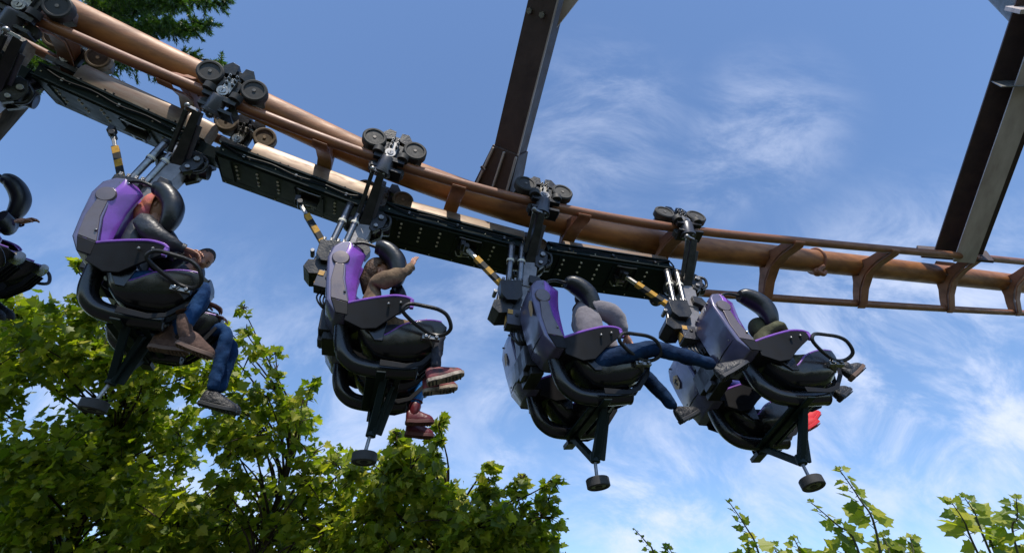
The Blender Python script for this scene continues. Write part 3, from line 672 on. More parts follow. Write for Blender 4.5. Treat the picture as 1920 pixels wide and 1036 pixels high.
# stickers and marks that only some cars show
def seat_of(k, near):                                              # the seat meshes in build order: near first
    s_ = [c for c in cars[k].children if c.name.startswith('seat') and not c.name.startswith(('seat_tube', 'seat_yoke'))]
    return s_[0 if near else 1]
def sticker(k, near, c, w_, h_, tilt=.06, glyph=False):
    y = c[1]; mb = MB(); x, z = c[0], c[2]; dz = h_/2
    mb.add([(x-.0, y-w_/2, z-dz*.55), (x, y, z-dz), (x, y+w_/2, z-dz*.55), (x+tilt*-.0, y+w_/2, z+dz*.6), (x, y+w_*.1, z+dz), (x, y-w_/2, z+dz*.6)], [(0, 1, 2, 3, 4, 5)], 'sticker')
    if glyph:
        for a, b_ in (((-.02, -.03), (.025, .0)), ((.025, .0), (-.01, .035)), ((-.005, -.04), (.02, .03)), ((-.03, .01), (.03, .015))):
            mb.tube([(x-.004, y+a[0], z+a[1]), (x-.004, y+b_[0], z+b_[1])], .005, 'black', 6)
    return mb.build('warning_sticker', seat_of(k, near))
sticker(2+1, True, (-.372, -.50, .40), .09, .17); sticker(3, False, (-.372, .40, .42), .09, .15)
sticker(4, False, (-.372, .44, .40), .11, .17, glyph=True)
mb = MB()
for i in range(2): mb.tube([(-.352, -.43+i*.045, .60), (-.356, -.43+i*.045, .56)], .006, 'white', 6); mb.tube([(-.352, -.41+i*.045, .60), (-.356, -.41+i*.045, .56)], .004, 'white', 6); mb.tube([(-.354, -.43+i*.045, .58), (-.354, -.41+i*.045, .58)], .004, 'white', 6)
mb.build('seat_number_mark', seat_of(4, True))
mb = MB(); mb.box((.07, .20, -.085), (.10, .004, .05), 'white'); mb.box((.075, .1975, -.085), (.035, .003, .025), 'black'); mb.build('label_plate', seat_of(4, False))

# ------------------------------------------------------------ people
def skin_mesh(nodes, edges):
    me = bpy.data.meshes.new('body'); names = list(nodes)
    me.from_pydata([nodes[n][0] for n in names], [(names.index(a), names.index(b)) for a, b in edges], [])
    o = bpy.data.objects.new('body', me); col.objects.link(o)
    md = o.modifiers.new('skin', 'SKIN'); md.use_smooth_shade = True; md.branch_smoothing = .6
    for i, n in enumerate(names):
        r = nodes[n][1]; r = r if isinstance(r, tuple) else (r, r)
        me.skin_vertices[0].data[i].radius = r; me.skin_vertices[0].data[i].use_root = (i == 0)
    sd = o.modifiers.new('s', 'SUBSURF'); sd.levels = sd.render_levels = 2
    dg = bpy.context.evaluated_depsgraph_get(); dg.update(); ev = o.evaluated_get(dg); m2 = ev.to_mesh()
    vs = [v.co.copy() for v in m2.vertices]; fs = [tuple(p.vertices) for p in m2.polygons]
    ev.to_mesh_clear(); bpy.data.objects.remove(o); bpy.data.meshes.remove(me)
    return vs, fs
def segd(p, a, b):
    d = b-a; t = max(0, min(1, (p-a).dot(d)/max(d.length_squared, 1e-9))); return (p-a-d*t).length
def head_mesh(mb, c, face, up, m, r=.098):
    face = V(face).normalized(); up = V(up); up = (up-face*up.dot(face)).normalized(); side = up.cross(face)
    R = Matrix((face, side, up)).transposed(); c = V(c); u, v = 36, 26; vs = []; fs = []
    for i in range(v+1):
        th = pi*i/v
        for k in range(u):
            ph = 2*pi*k/u; x, y, z = sin(th)*cos(ph), sin(th)*sin(ph), cos(th)
            px, py, pz = x*1.0, y*.80, z*1.22
            if z < 0: py *= 1-.28*(-z)**1.3; px *= 1-.18*(-z)**1.5*(1 if x < 0 else .4)
            if x > 0:
                g = lambda cy, cz, sy, sz: math.exp(-((y-cy)/sy)**2-((pz-cz)/sz)**2)
                px += .20*g(0, -.16, .11, .17) + .10*g(0, -.28, .16, .08) - .09*g(.33, .06, .17, .12) - .09*g(-.33, .06, .17, .12) + .05*g(0, .22, .5, .09) + .05*g(0, -.52, .22, .07) - .05*g(0, -.62, .2, .06) + .09*g(0, -.88, .25, .14)
            vs.append(c+R@V((px, py, pz))*r)
    for i in range(v):
        for k in range(u): fs.append((i*u+k, (i+1)*u+k, (i+1)*u+(k+1) % u, i*u+(k+1) % u))
    mb.add(vs, fs, m)
    for s_ in (-1, 1):
        mb.ball(c+R@V((.80, s_*.30, .05))*r, r*.12, 'eye', u=8, v=6)
        mb.ball(c+R@V((-.05, s_*.80, -.02))*r, r*.26, m, (.55, .3, 1.1), 10, 7, R)
        mb.ball(c+R@V((.90, s_*.30, .22))*r, r*.20, 'hairdark', (.25, .9, .16), 8, 5, R)
    mb.ball(c+R@V((.93, 0, -.56))*r, r*.22, 'maroon', (.25, 1.0, .16), 10, 5, R)
    return R
def hand(mb, wrist, d, palm, m, curl=.3, spread=.12, size=1., thumb=1):
    wrist = V(wrist); d = V(d).normalized(); palm = V(palm); palm = (palm-d*palm.dot(d)).normalized(); side = d.cross(palm)*thumb
    k = size
    mb.tube([wrist-d*.02*k, wrist+d*.03*k, wrist+d*.06*k, wrist+d*.088*k], [.026*k, .036*k, .041*k, .036*k], m, 12, up=palm, flat=.42)
    for i, ln in enumerate((.068, .078, .072, .056)):
        o = (1.5-i)*.019*k; b = wrist+d*.082*k+side*o; dd = (d+side*(1.5-i)*spread).normalized(); p = [b]; ang = 0
        for j, f in enumerate((.45, .32, .23)):
            ang += curl*(.6+.5*j); q = dd*cos(ang)+palm*sin(ang); p.append(p[-1]+q*ln*f*k)
        mb.tube(p, [.0095*k, .0088*k, .0078*k, .006*k], m, 8); mb.ball(p[-1], .0062*k, m, u=8, v=5)
    b = wrist+d*.025*k+side*.030*k; dd = (d*.65+side*.75+palm*.25).normalized()
    p = [b, b+dd*.034*k, b+dd*.034*k+(dd+d*.6).normalized()*.030*k]
    mb.tube(p, [.013*k, .011*k, .008*k], m, 8); mb.ball(p[-1], .008*k, m, u=8, v=5)
def shoe(parent, ankle, heel, toe, up, m, sole, boot=0., w_=.044, laces=None, name='shoe'):
    heel, toe, ankle = V(heel), V(toe), V(ankle); d = (toe-heel).normalized(); ln = (toe-heel).length; up = V(up); up = (up-d*up.dot(d)).normalized(); mb = MB()
    st = [(-.03, .55, .07), (.03, .88, .085), (.20, .95, .095), (.42, .90, .080), (.62, 1.05, .062), (.80, 1.08, .052), (.94, .85, .042), (1.02, .4, .022)]
    side = d.cross(up); vs = []; fs = []; n = 14
    for t_, wk, hk in st:
        for k in range(n):
            a = 2*pi*k/n; y = cos(a); z = sin(a); zz = (max(z, -.25)+.25)/1.25
            vs.append(heel+d*ln*t_+side*y*w_*wk*(1 if z < .3 else 1)+up*(hk*zz*1.35))
    for i in range(len(st)-1):
        for k in range(n): fs.append((i*n+k, i*n+(k+1) % n, (i+1)*n+(k+1) % n, (i+1)*n+k))
    fs += [tuple(reversed(range(n))), tuple(range((len(st)-1)*n, len(st)*n))]
    mb.add(vs, fs, m)
    if boot: top = ankle + (ankle-(heel+d*ln*.18)).normalized()*boot; mb.tube([heel+d*ln*.2+up*.03, ankle, top], [.046, .050, .060], m, 16); mb.tube([top, top+(top-ankle).normalized()*.01], [.063, .063], m, 16)
    else: mb.tube([heel+d*ln*.2+up*.03, ankle+(ankle-heel).normalized()*.012], [.043, .043], m, 14)
    sh = mb.build(name, parent, 0, sub=1)
    mb = MB(); vs = []; ol = [(-.04, .45), (.0, .8), (.12, .95), (.35, .85), (.55, 1.0), (.75, 1.12), (.92, .95), (1.03, .45)]
    pts = [(t_, wk) for t_, wk in ol]+[(t_, -wk) for t_, wk in reversed(ol)]
    for z_ in (-.022, .008):
        for t_, wk in pts: vs.append(heel+d*ln*t_+side*w_*wk*1.08+up*(z_+(.012*max(0, t_-.7)/.3)))
    n = len(pts); mb.add(vs, [tuple(reversed(range(n))), tuple(range(n, 2*n))]+[(i, (i+1) % n, (i+1) % n+n, i+n) for i in range(n)], sole)
    for t_ in (.02, .12, .22, .5, .6, .7, .8, .9): mb.bar(heel+d*ln*t_+side*w_*.75-up*.024, heel+d*ln*t_-side*w_*.75-up*.024, .012, .008, sole if sole != 'creamsole' else 'blacksole', up=up)
    mb.build('sole', sh, .005)
    if laces:
        mb = MB()
        for j in range(4): mb.tube([heel+d*ln*(.34+.07*j)+side*.02+up*(.085-.010*j), heel+d*ln*(.34+.07*j)-side*.02+up*(.087-.010*j)], .0035, laces, 6)
        mb.build('laces', sh)
def person(k, sgn, label, top, legs, skin='skin', J=None, s=1., hair='hairdark', hairkind='short', shoes=None, face=(1, 0, 0), hands=(True, True), gaunt=1., hand_dirs=None, showhead=True, bulk=1.12):
    """k car, sgn side (-1 near): sits in that seat. J overrides joints in the car frame"""
    y = .36*sgn; o_ = sgn                                               # 'o' outer side, 'i' inner side
    P = dict(pelvis=(.05, y, -.10), belly=(.04, y, .06), chest=(.02, y, .27), nb=(.02, y, .41), neck=(.04, y, .47), head=(.06, y, .58),
             sho=(.02, y+o_*.16, .38), elo=(.10, y+o_*.20, .16), wro=(.32, y+o_*.14, .20), shi=(.02, y-o_*.16, .38), eli=(.10, y-o_*.20, .16), wri=(.32, y-o_*.14, .20),
             hipo=(.03, y+o_*.09, -.12), kno=(.60, y+o_*.10, -.03), ano=(.60, y+o_*.10, -.44), hipi=(.03, y-o_*.09, -.12), kni=(.60, y-o_*.10, -.03), ani=(.58, y-o_*.10, -.44))
    P.update(J or {})
    P = {a: V(b) for a, b in P.items()}
    lerp = lambda a, b, t, dz=0: P[a].lerp(P[b], t)+V((0, 0, dz))
    g = gaunt; gt = gaunt*bulk
    nodes = {'pelvis': (P['pelvis'], (.125*g, .115*g)), 'belly': (P['belly'], (.125*gt, .105*gt)), 'chest': (P['chest'], (.140*gt, .115*gt)), 'nb': (P['nb'], (.085*gt, .08*gt)), 'neck': (P['neck'], .052), 'head': (P['head'], .06)}
    edges = [('pelvis', 'belly'), ('belly', 'chest'), ('chest', 'nb'), ('nb', 'neck'), ('neck', 'head')]
    cls = {('pelvis', 'belly'): top, ('belly', 'chest'): top, ('chest', 'nb'): top, ('nb', 'neck'): skin, ('neck', 'head'): skin}
    for q in 'oi':
        sh, el, wr, hp, kn, an = [n+q for n in ('sh', 'el', 'wr', 'hip', 'kn', 'an')]
        nodes[sh] = (P[sh], .070*gt); nodes['ua'+q] = (lerp(sh, el, .5), .064*gt); nodes[el] = (P[el], .056*gt); nodes['fa'+q] = (lerp(el, wr, .4), .052*gt); nodes[wr] = (P[wr], .036)
        nodes[hp] = (P[hp], .095*g); nodes['th'+q] = (lerp(hp, kn, .5, .005), .082*g); nodes[kn] = (P[kn], .064*g); nodes['ca'+q] = (lerp(kn, an, .35), .062*g); nodes['cb'+q] = (lerp(kn, an, .8), .050*g); nodes[an] = (P[an], .046*g)
        ee = [('chest', sh), (sh, 'ua'+q), ('ua'+q, el), (el, 'fa'+q), ('fa'+q, wr)]; edges += ee
        for e in ee: cls[e] = top
        ee = [('pelvis', hp), (hp, 'th'+q), ('th'+q, kn), (kn, 'ca'+q), ('ca'+q, 'cb'+q), ('cb'+q, an)]; edges += ee
        for e in ee: cls[e] = legs
    vs, fs = skin_mesh(nodes, edges)
    # small wrinkles in the cloth
    vs = [p+noise.noise_vector(p*13)*.010+noise.noise_vector(p*31)*.004 for p in vs]
    mb = MB(); byc = {}
    for f_ in fs:
        c_ = sum((vs[i] for i in f_), V())/len(f_)
        e = min(edges, key=lambda e: segd(c_, nodes[e[0]][0], nodes[e[1]][0])-max(.02, .5*min(x if not isinstance(x, tuple) else x[0] for x in (nodes[e[0]][1], nodes[e[1]][1]))))
        byc.setdefault(cls[e], []).append(f_)
    base = len(mb.v); mb.v += vs
    for m_, ff in byc.items():
        ix = mb.mi(m_)
        for f_ in ff: mb.f.append(list(f_)); mb.m.append(ix)
    R = head_mesh(mb, P['head'], face, (P['head']-P['neck']), skin)
    for q, on in zip('oi', hands):
        if on:
            d = P['wr'+q]-P['el'+q]; pl = V((0, 0, -1)); cu = .35
            if hand_dirs and q in hand_dirs: d, pl, cu = hand_dirs[q][:3]
            hand(mb, P['wr'+q], d, pl, skin, cu, size=1.0 if g > .9 else .82, thumb=1 if (q == 'o') == (sgn < 0) else -1)
            mb.tube([P['wr'+q]-(P['wr'+q]-P['el'+q]).normalized()*.015, P['wr'+q]+(P['wr'+q]-P['el'+q]).normalized()*.012], [.040, .038], top, 12, caps=False)
    body = mb.build('person', None, 0, angle=60)
    body.matrix_world = CARS[k]; tag(body, label, 'person', 'riders on the coaster train')
    hm = MB(); c_ = P['head']
    if hairkind == 'short': hm.ball(c_+R@V((-.010, 0, .016)), .100, hair, (.98, .83, 1.14), 20, 12, R); z0 = .03
    else:
        hm.ball(c_+R@V((-.022, 0, .015)), .112, hair, (1.0, .92, 1.16), 20, 12, R); z0 = -.2
        if hairkind == 'long': hm.tube([c_+R@V((-.05, 0, .02)), c_+R@V((-.08, 0, -.08)), c_+R@V((-.07, 0, -.19))], [.08, .075, .04], hair, 14)
    # keep the face free: drop hair faces in front of the face plane and below the brow
    Ri = R.inverted(); keep = []; km = []
    for f_, m_ in zip(hm.f, hm.m):
        q = Ri@(sum((hm.v[i] for i in f_), V())/len(f_)-c_)
        if not (q.x > .005+(.0 if q.z > .05 else -.02) and q.z < (.075 if hairkind != 'hood' else .06)) and not (hairkind == 'short' and q.z < -.03): keep.append(f_); km.append(m_)
    hm.f, hm.m = keep, km
    ho = hm.build('hood' if hairkind == 'hood' else 'hair', body, 0, angle=80); sd = ho.modifiers.new('t', 'SOLIDIFY'); sd.thickness = .006
    for q in 'oi':
        S_ = (shoes or {}).get(q) or (shoes or {}).get('both')
        if S_:
            kw = dict(S_); pos = kw.pop('pos', None)
            an = P['an'+q]
            if pos: heel, toe = V(pos[0]), V(pos[1])
            else: heel = an+V((-.045, 0, -.085)); toe = heel+V((.25, 0, -.01))
            shoe(body, an, heel, toe, kw.pop('up', (an-heel)), kw.pop('m'), kw.pop('sole'), **kw)
    return body
# car 0, far seat
person(0, 1, 'person in dark purple clothes at the left edge with a hand on the shoulder pad', 'purplejkt', 'navy', J=dict(kno=(.46, .46, -.04), ano=(.37, .46, -.40), kni=(.46, .27, -.04), ani=(.36, .27, -.42), head=(-.04, .36, .50), neck=(-.02, .36, .43), nb=(-.01, .36, .38), elo=(.10, .56, .20), wro=(.27, .50, .34), eli=(.12, .22, .15), wri=(.27, .30, .30)), shoes=dict(both=dict(m='blackshoe', sole='blacksole')))
# car 1
person(1, -1, 'person in a black leather jacket and blue jeans with brown suede boots', 'blackjkt', 'jeans', J=dict(head=(.02, -.36, .60), sho=(.01, -.51, .39), elo=(.18, -.56, .24), wro=(.37, -.50, .22), wri=(.34, -.30, .26), eli=(.14, -.18, .18),
       kno=(.63, -.47, -.05), ano=(.60, -.47, -.40), kni=(.60, -.27, -.04), ani=(.44, -.26, -.40)), bulk=1.42, hair='pinkhood', hairkind='long',
       shoes=dict(o=dict(m='brownboot', sole='brownsole', boot=.13, pos=((.60, -.47, -.51), (.85, -.48, -.575)), name='boot'), i=dict(m='brownboot', sole='brownsole', boot=.13, pos=((.37, -.26, -.50), (.63, -.27, -.50)), name='boot')))
person(1, 1, 'person with a close cropped head looking down past the black jacket rider, in blue jeans', 'navy', 'jeans', skin='skin_dark', J=dict(chest=(.07, .36, .30), nb=(.14, .36, .44), neck=(.19, .36, .50), head=(.25, .34, .60), sho=(.09, .53, .40), shi=(.09, .20, .40), elo=(.30, .56, .16), wro=(.50, .48, .13), eli=(.28, .18, .18), wri=(.46, .27, .16),
       kno=(.74, .47, -.10), ano=(.77, .46, -.56), kni=(.70, .27, -.06), ani=(.76, .27, -.60)), hairkind='short', face=(.45, -.75, -.45),
       shoes=dict(o=dict(m='blackshoe', sole='blacksole', pos=((.71, .46, -.66), (.98, .46, -.69))), i=dict(m='blackshoe', sole='blacksole', pos=((.70, .27, -.70), (.98, .27, -.73)))))
# car 2
person(2, -1, 'person in a beige tweed jacket waving one arm up, with dark red and cream trainers', 'beige', 'navy', bulk=1.5, J=dict(chest=(.02, -.37, .24), nb=(.03, -.37, .36), neck=(.04, -.38, .42), head=(.05, -.40, .50), sho=(.04, -.50, .34), elo=(.15, -.56, .36), wro=(.30, -.53, .52), shi=(-.02, -.22, .34), eli=(.22, -.18, .14), wri=(.43, -.20, .14),
       kno=(.57, -.46, -.03), ano=(.56, -.47, -.37), kni=(.55, -.28, -.03), ani=(.54, -.33, -.40)), hair='haircoffee', hairkind='long', hand_dirs=dict(o=(V((.05, .0, .2)), V((.6, .6, 0)), .12), i=(V((.12, 0, .10)), V((0, 1, 0)), .1)),
       shoes=dict(o=dict(m='trainer', sole='creamsole', pos=((.51, -.47, -.47), (.77, -.51, -.40)), laces='white'), i=dict(m='trainer', sole='creamsole', pos=((.50, -.33, -.49), (.75, -.36, -.45)))), gaunt=.88)
person(2, 1, 'person in bright blue leggings and maroon lace up boots in the lower seat', 'navy', 'leggings', J=dict(kno=(.56, .45, -.03), ano=(.52, .45, -.44), kni=(.55, .27, -.03), ani=(.50, .27, -.40)), hair='hairbrown', hairkind='long',
       shoes=dict(o=dict(m='maroon', sole='maroonsole', boot=.07, pos=((.46, .45, -.55), (.70, .46, -.56)), laces='white', name='boot'), i=dict(m='maroon', sole='maroonsole', boot=.07, pos=((.44, .27, -.51), (.67, .28, -.50)), laces='white', name='boot')), gaunt=.88)
# car 3
person(3, -1, 'person in a light grey hoodie leaning forward with both legs kicked out straight', 'greyhood', 'jeans_dark', J=dict(belly=(.20, -.42, .13), chest=(.22, -.43, .31), nb=(.15, -.40, .48), neck=(.19, -.38, .54), head=(.24, -.36, .62), sho=(.18, -.53, .45), elo=(.39, -.53, .34), wro=(.44, -.52, .15), shi=(.18, -.22, .44), eli=(.42, -.20, .28), wri=(.44, -.30, .12),
       pelvis=(.06, -.38, -.09), hipo=(.09, -.47, -.10), hipi=(.09, -.28, -.11), kno=(.61, -.62, -.03), ano=(1.07, -.72, -.24), kni=(.66, -.25, -.04), ani=(.91, -.21, -.38)), hairkind='short', gaunt=1.12, bulk=1.5,
       shoes=dict(o=dict(m='blackshoe', sole='blacksole', pos=((1.06, -.73, -.36), (1.34, -.76, -.24)), up=(-.3, .2, 1)), i=dict(m='blackshoe', sole='blacksole', pos=((.92, -.21, -.49), (1.14, -.19, -.40)), up=(-.2, 0, 1))))
# car 4
person(4, -1, 'person in an olive green coat curled up small in the front car', 'olive', 'olive', J=dict(pelvis=(-.02, -.37, -.12), belly=(-.02, -.37, .0), chest=(.02, -.38, .17), nb=(.07, -.38, .27), neck=(.12, -.37, .32), head=(.20, -.36, .40), sho=(.06, -.51, .27), elo=(.22, -.55, .29), wro=(.26, -.47, .17), shi=(.04, -.24, .27), eli=(.2, -.2, .15), wri=(.3, -.28, .2),
       hipo=(.02, -.45, -.10), kno=(.50, -.46, -.02), ano=(.68, -.47, -.12), hipi=(.02, -.28, -.12), kni=(.46, -.27, -.06), ani=(.68, -.24, -.17)), hairkind='hood', hair='olive', gaunt=.9,
       shoes=dict(o=dict(m='blackshoe', sole='brownsole', boot=.05, pos=((.66, -.47, -.22), (.86, -.47, -.10)), up=(-.5, 0, 1), name='boot'), i=dict(m='blackshoe', sole='blacksole', pos=((.68, -.23, -.26), (.86, -.21, -.16)), up=(-.5, 0, 1))))
person(4, 1, 'person in a royal blue jacket with bright red trainers in the lower front seat', 'bluejkt', 'jeans_dark', J=dict(chest=(-.04, .36, .17), nb=(-.02, .36, .28), neck=(.0, .36, .33), head=(.03, .36, .42), shi=(-.03, .22, .26), eli=(.08, .16, .15), wri=(.28, .2, .12), sho=(-.03, .50, .26),
       kno=(.44, .42, -.05), ano=(.72, .38, -.09), kni=(.38, .30, -.08), ani=(.54, .28, -.19)), gaunt=.8, hairkind='short', hair='haircoffee',
       shoes=dict(o=dict(m='redshoe', sole='redshoe', pos=((.80, .40, -.15), (1.03, .41, .02)), up=(-.5, 0, 1), laces='white'), i=dict(m='redshoe', sole='redshoe', pos=((.60, .28, -.27), (.83, .28, -.17)), up=(-.4, 0, 1))))

# ------------------------------------------------------------ vegetation
def leafmat(name, c1, c2, c3, trans=.45):
    m = bpy.data.materials.new(name); m.use_nodes = True; t = m.node_tree; b = t.nodes['Principled BSDF']; o = t.nodes['Material Output']
    g = N(t, 'ShaderNodeNewGeometry'); cr = N(t, 'ShaderNodeValToRGB'); cr.color_ramp.elements[0].color = (*c1, 1); cr.color_ramp.elements[1].color = (*c3, 1); e = cr.color_ramp.elements.new(.5); e.color = (*c2, 1)
    L(t, g.outputs['Random Per Island'], cr.inputs[0]); L(t, cr.outputs[0], b.inputs['Base Color']); b.inputs['Roughness'].default_value = .45
    tr = N(t, 'ShaderNodeBsdfTranslucent'); mg = N(t, 'ShaderNodeMixRGB', blend_type='MULTIPLY', ins={0: 1.0, 2: (1.3, 1.5, .45, 1)}); L(t, cr.outputs[0], mg.inputs[1]); L(t, mg.outputs[0], tr.inputs[0])
    ms_ = N(t, 'ShaderNodeMixShader', ins={0: trans}); L(t, b.outputs[0], ms_.inputs[1]); L(t, tr.outputs[0], ms_.inputs[2]); L(t, ms_.outputs[0], o.inputs[0])
    return m
M['leaf'] = leafmat('plane_tree_leaves', (.10, .15, .014), (.235, .285, .024), (.46, .43, .05), .55)
M['needle'] = leafmat('conifer_needles', (.03, .075, .02), (.07, .15, .03), (.16, .25, .05), .25)
M['bark'] = mat('bark', (.07, .05, .035), .9, 0, .5, 8, (.03, .022, .016), 1.0, 12, spec=.2, stretch=(1, 1, .3))
M['twig'] = mat('green_twig', (.05, .05, .02), .8)
OUT = [(0, 0), (.10, -.04), (.30, -.16), (.22, .06), (.50, .02), (.40, .18), (.52, .34), (.26, .34), (.28, .48), (.12, .56), (0, .92)]
OUT = [(0, 0), (.15, -.12), (.28, -.02), (.50, .00), (.43, .16), (.56, .40), (.36, .42), (.28, .47), (.26, .62), (.13, .72), (0, .95)]
def add_leaf(vs, fs, p, nrm, d, size, rn):
    nrm = nrm.normalized(); d = (d-nrm*d.dot(nrm))
    if d.length < 1e-4: d = nrm.orthogonal()
    d.normalize(); s_ = d.cross(nrm); fold = rn.uniform(.05, .35); curl = rn.uniform(-.25, .1); b = len(vs); n = len(OUT)
    for x, y in OUT: vs.append(p+(s_*x+d*y+nrm*(abs(x)*fold+y*y*curl))*size)
    for x, y in OUT[1:-1]: vs.append(p+(-s_*x+d*y+nrm*(abs(x)*fold+y*y*curl))*size)
    fs.append(tuple(range(b, b+n))); fs.append((b, b+n-1)+tuple(range(b+2*n-3, b+n-1, -1)))
def raw(name, vs, fs, m, parent=None):
    me = bpy.data.meshes.new(name); me.from_pydata([tuple(v) for v in vs], [], fs); me.materials.append(M[m]); me.update()
    o = bpy.data.objects.new(name, me); col.objects.link(o)
    if parent: o.parent = parent
    return o
def leafy_tree(name, clumps, base, label, seed, dens=150, lsize=(.09, .17), trunk_r=.12, group='broadleaf trees behind the train', tips=(), twig=0):
    rn = random.Random(seed); base = V(base); root = empty(name, Matrix.Translation(base)); tag(root, label, 'tree', group)
    clumps = list(clumps)+[(*V(t_[1]).lerp(V(t_[0]), q), r_) for t_ in tips for q, r_ in ((0, .09), (.45, .14), (.95, .20))]; tips = ()
    cs = [(V(c[:3])-base, c[3]) for c in clumps]; cs_sorted = sorted(cs, key=lambda c: c[0].z)
    top = V((sum(c[0].x for c in cs)/len(cs), sum(c[0].y for c in cs)/len(cs), max(c[0].z for c in cs)))
    trunk = [V((0, 0, 0)), V((top.x*.1+.05, top.y*.1, top.z*.25)), V((top.x*.4-.04, top.y*.4, top.z*.5)), V((top.x*.8, top.y*.8, top.z*.78)), V((top.x, top.y, top.z*.97))]
    tp = crv(trunk, 6); n = len(tp); mb = MB(); mb.tube(tp, [trunk_r*(1-.85*i/(n-1)) for i in range(n)], 'bark', 12)
    for c, r in cs:
        j = min(range(n), key=lambda i: (tp[i]-(c-V((0, 0, .7)))).length); a = tp[j]; r0 = min(.018, trunk_r*(1-.85*j/(n-1))*.6)
        mid = a.lerp(c, .5)+V((rn.uniform(-.1, .1), rn.uniform(-.1, .1), rn.uniform(0, .15)))
        mb.tube(crv([a, mid, c], 4), [r0*(1-i*.085) for i in range(9)], 'bark', 7)
        for q in range(5):
            d = V((rn.gauss(0, 1), rn.gauss(0, 1), rn.gauss(.4, 1))).normalized(); mb.tube([c, c+d*r*.5, c+d*r*.95+V((0, 0, -.03))], [.010, .007, .003], 'bark', 5)
    mb.build('trunk', root)
    vs = []; fs = []
    for c, r in cs:
        k = int(dens*r*r/.16*.9)+6; sub = [V((rn.gauss(0, 1), rn.gauss(0, 1), rn.gauss(0, 1))).normalized()*r*rn.uniform(.35, 1.05) for _ in range(max(5, int(k/8)))]
        for _ in range(k):
            s0 = rn.choice(sub); p = c+s0+V((rn.gauss(0, 1), rn.gauss(0, 1), rn.gauss(0, .8)))*r*.20
            nr = V((rn.gauss(-.1, .65), rn.gauss(-.45, .6), rn.gauss(.55, .55))); d = V((rn.gauss(0, 1), rn.gauss(0, 1), rn.gauss(-.5, .6)))+(p-c)*1.5
            add_leaf(vs, fs, p, nr, d, lsize[0]+(lsize[1]-lsize[0])*rn.random()**1.4, rn)
    for t_ in tips:                                                   # single leafy shoots that stand out of the crown
        a, b = V(t_[0])-base, V(t_[1])-base; m_ = t_[2]
        for i in range(m_):
            t = (i+.5)/m_; p = a.lerp(b, t)+V((rn.gauss(0, 1), rn.gauss(0, 1), rn.gauss(0, 1)))*.05*(1.2-t*.6)
            add_leaf(vs, fs, p, V((rn.gauss(0, .7), rn.gauss(-.5, .6), rn.gauss(.5, .6))), V((rn.gauss(0, 1), rn.gauss(0, 1), rn.gauss(0, .7))), rn.uniform(lsize[0]*.7, lsize[1])*(1.05-.55*t), rn)
    raw('crown', vs, fs, 'leaf', root)
    if tips:
        mb = MB()
        for t_ in tips: a, b = V(t_[0])-base, V(t_[1])-base; mb.tube(crv([a+(a-b)*.6, a, a.lerp(b, .6)+V((.02, 0, 0)), b], 4), [.010]*5+[.006]*4+[.004]*4, 'twig', 6)
        mb.build('shoot', root)
    return root
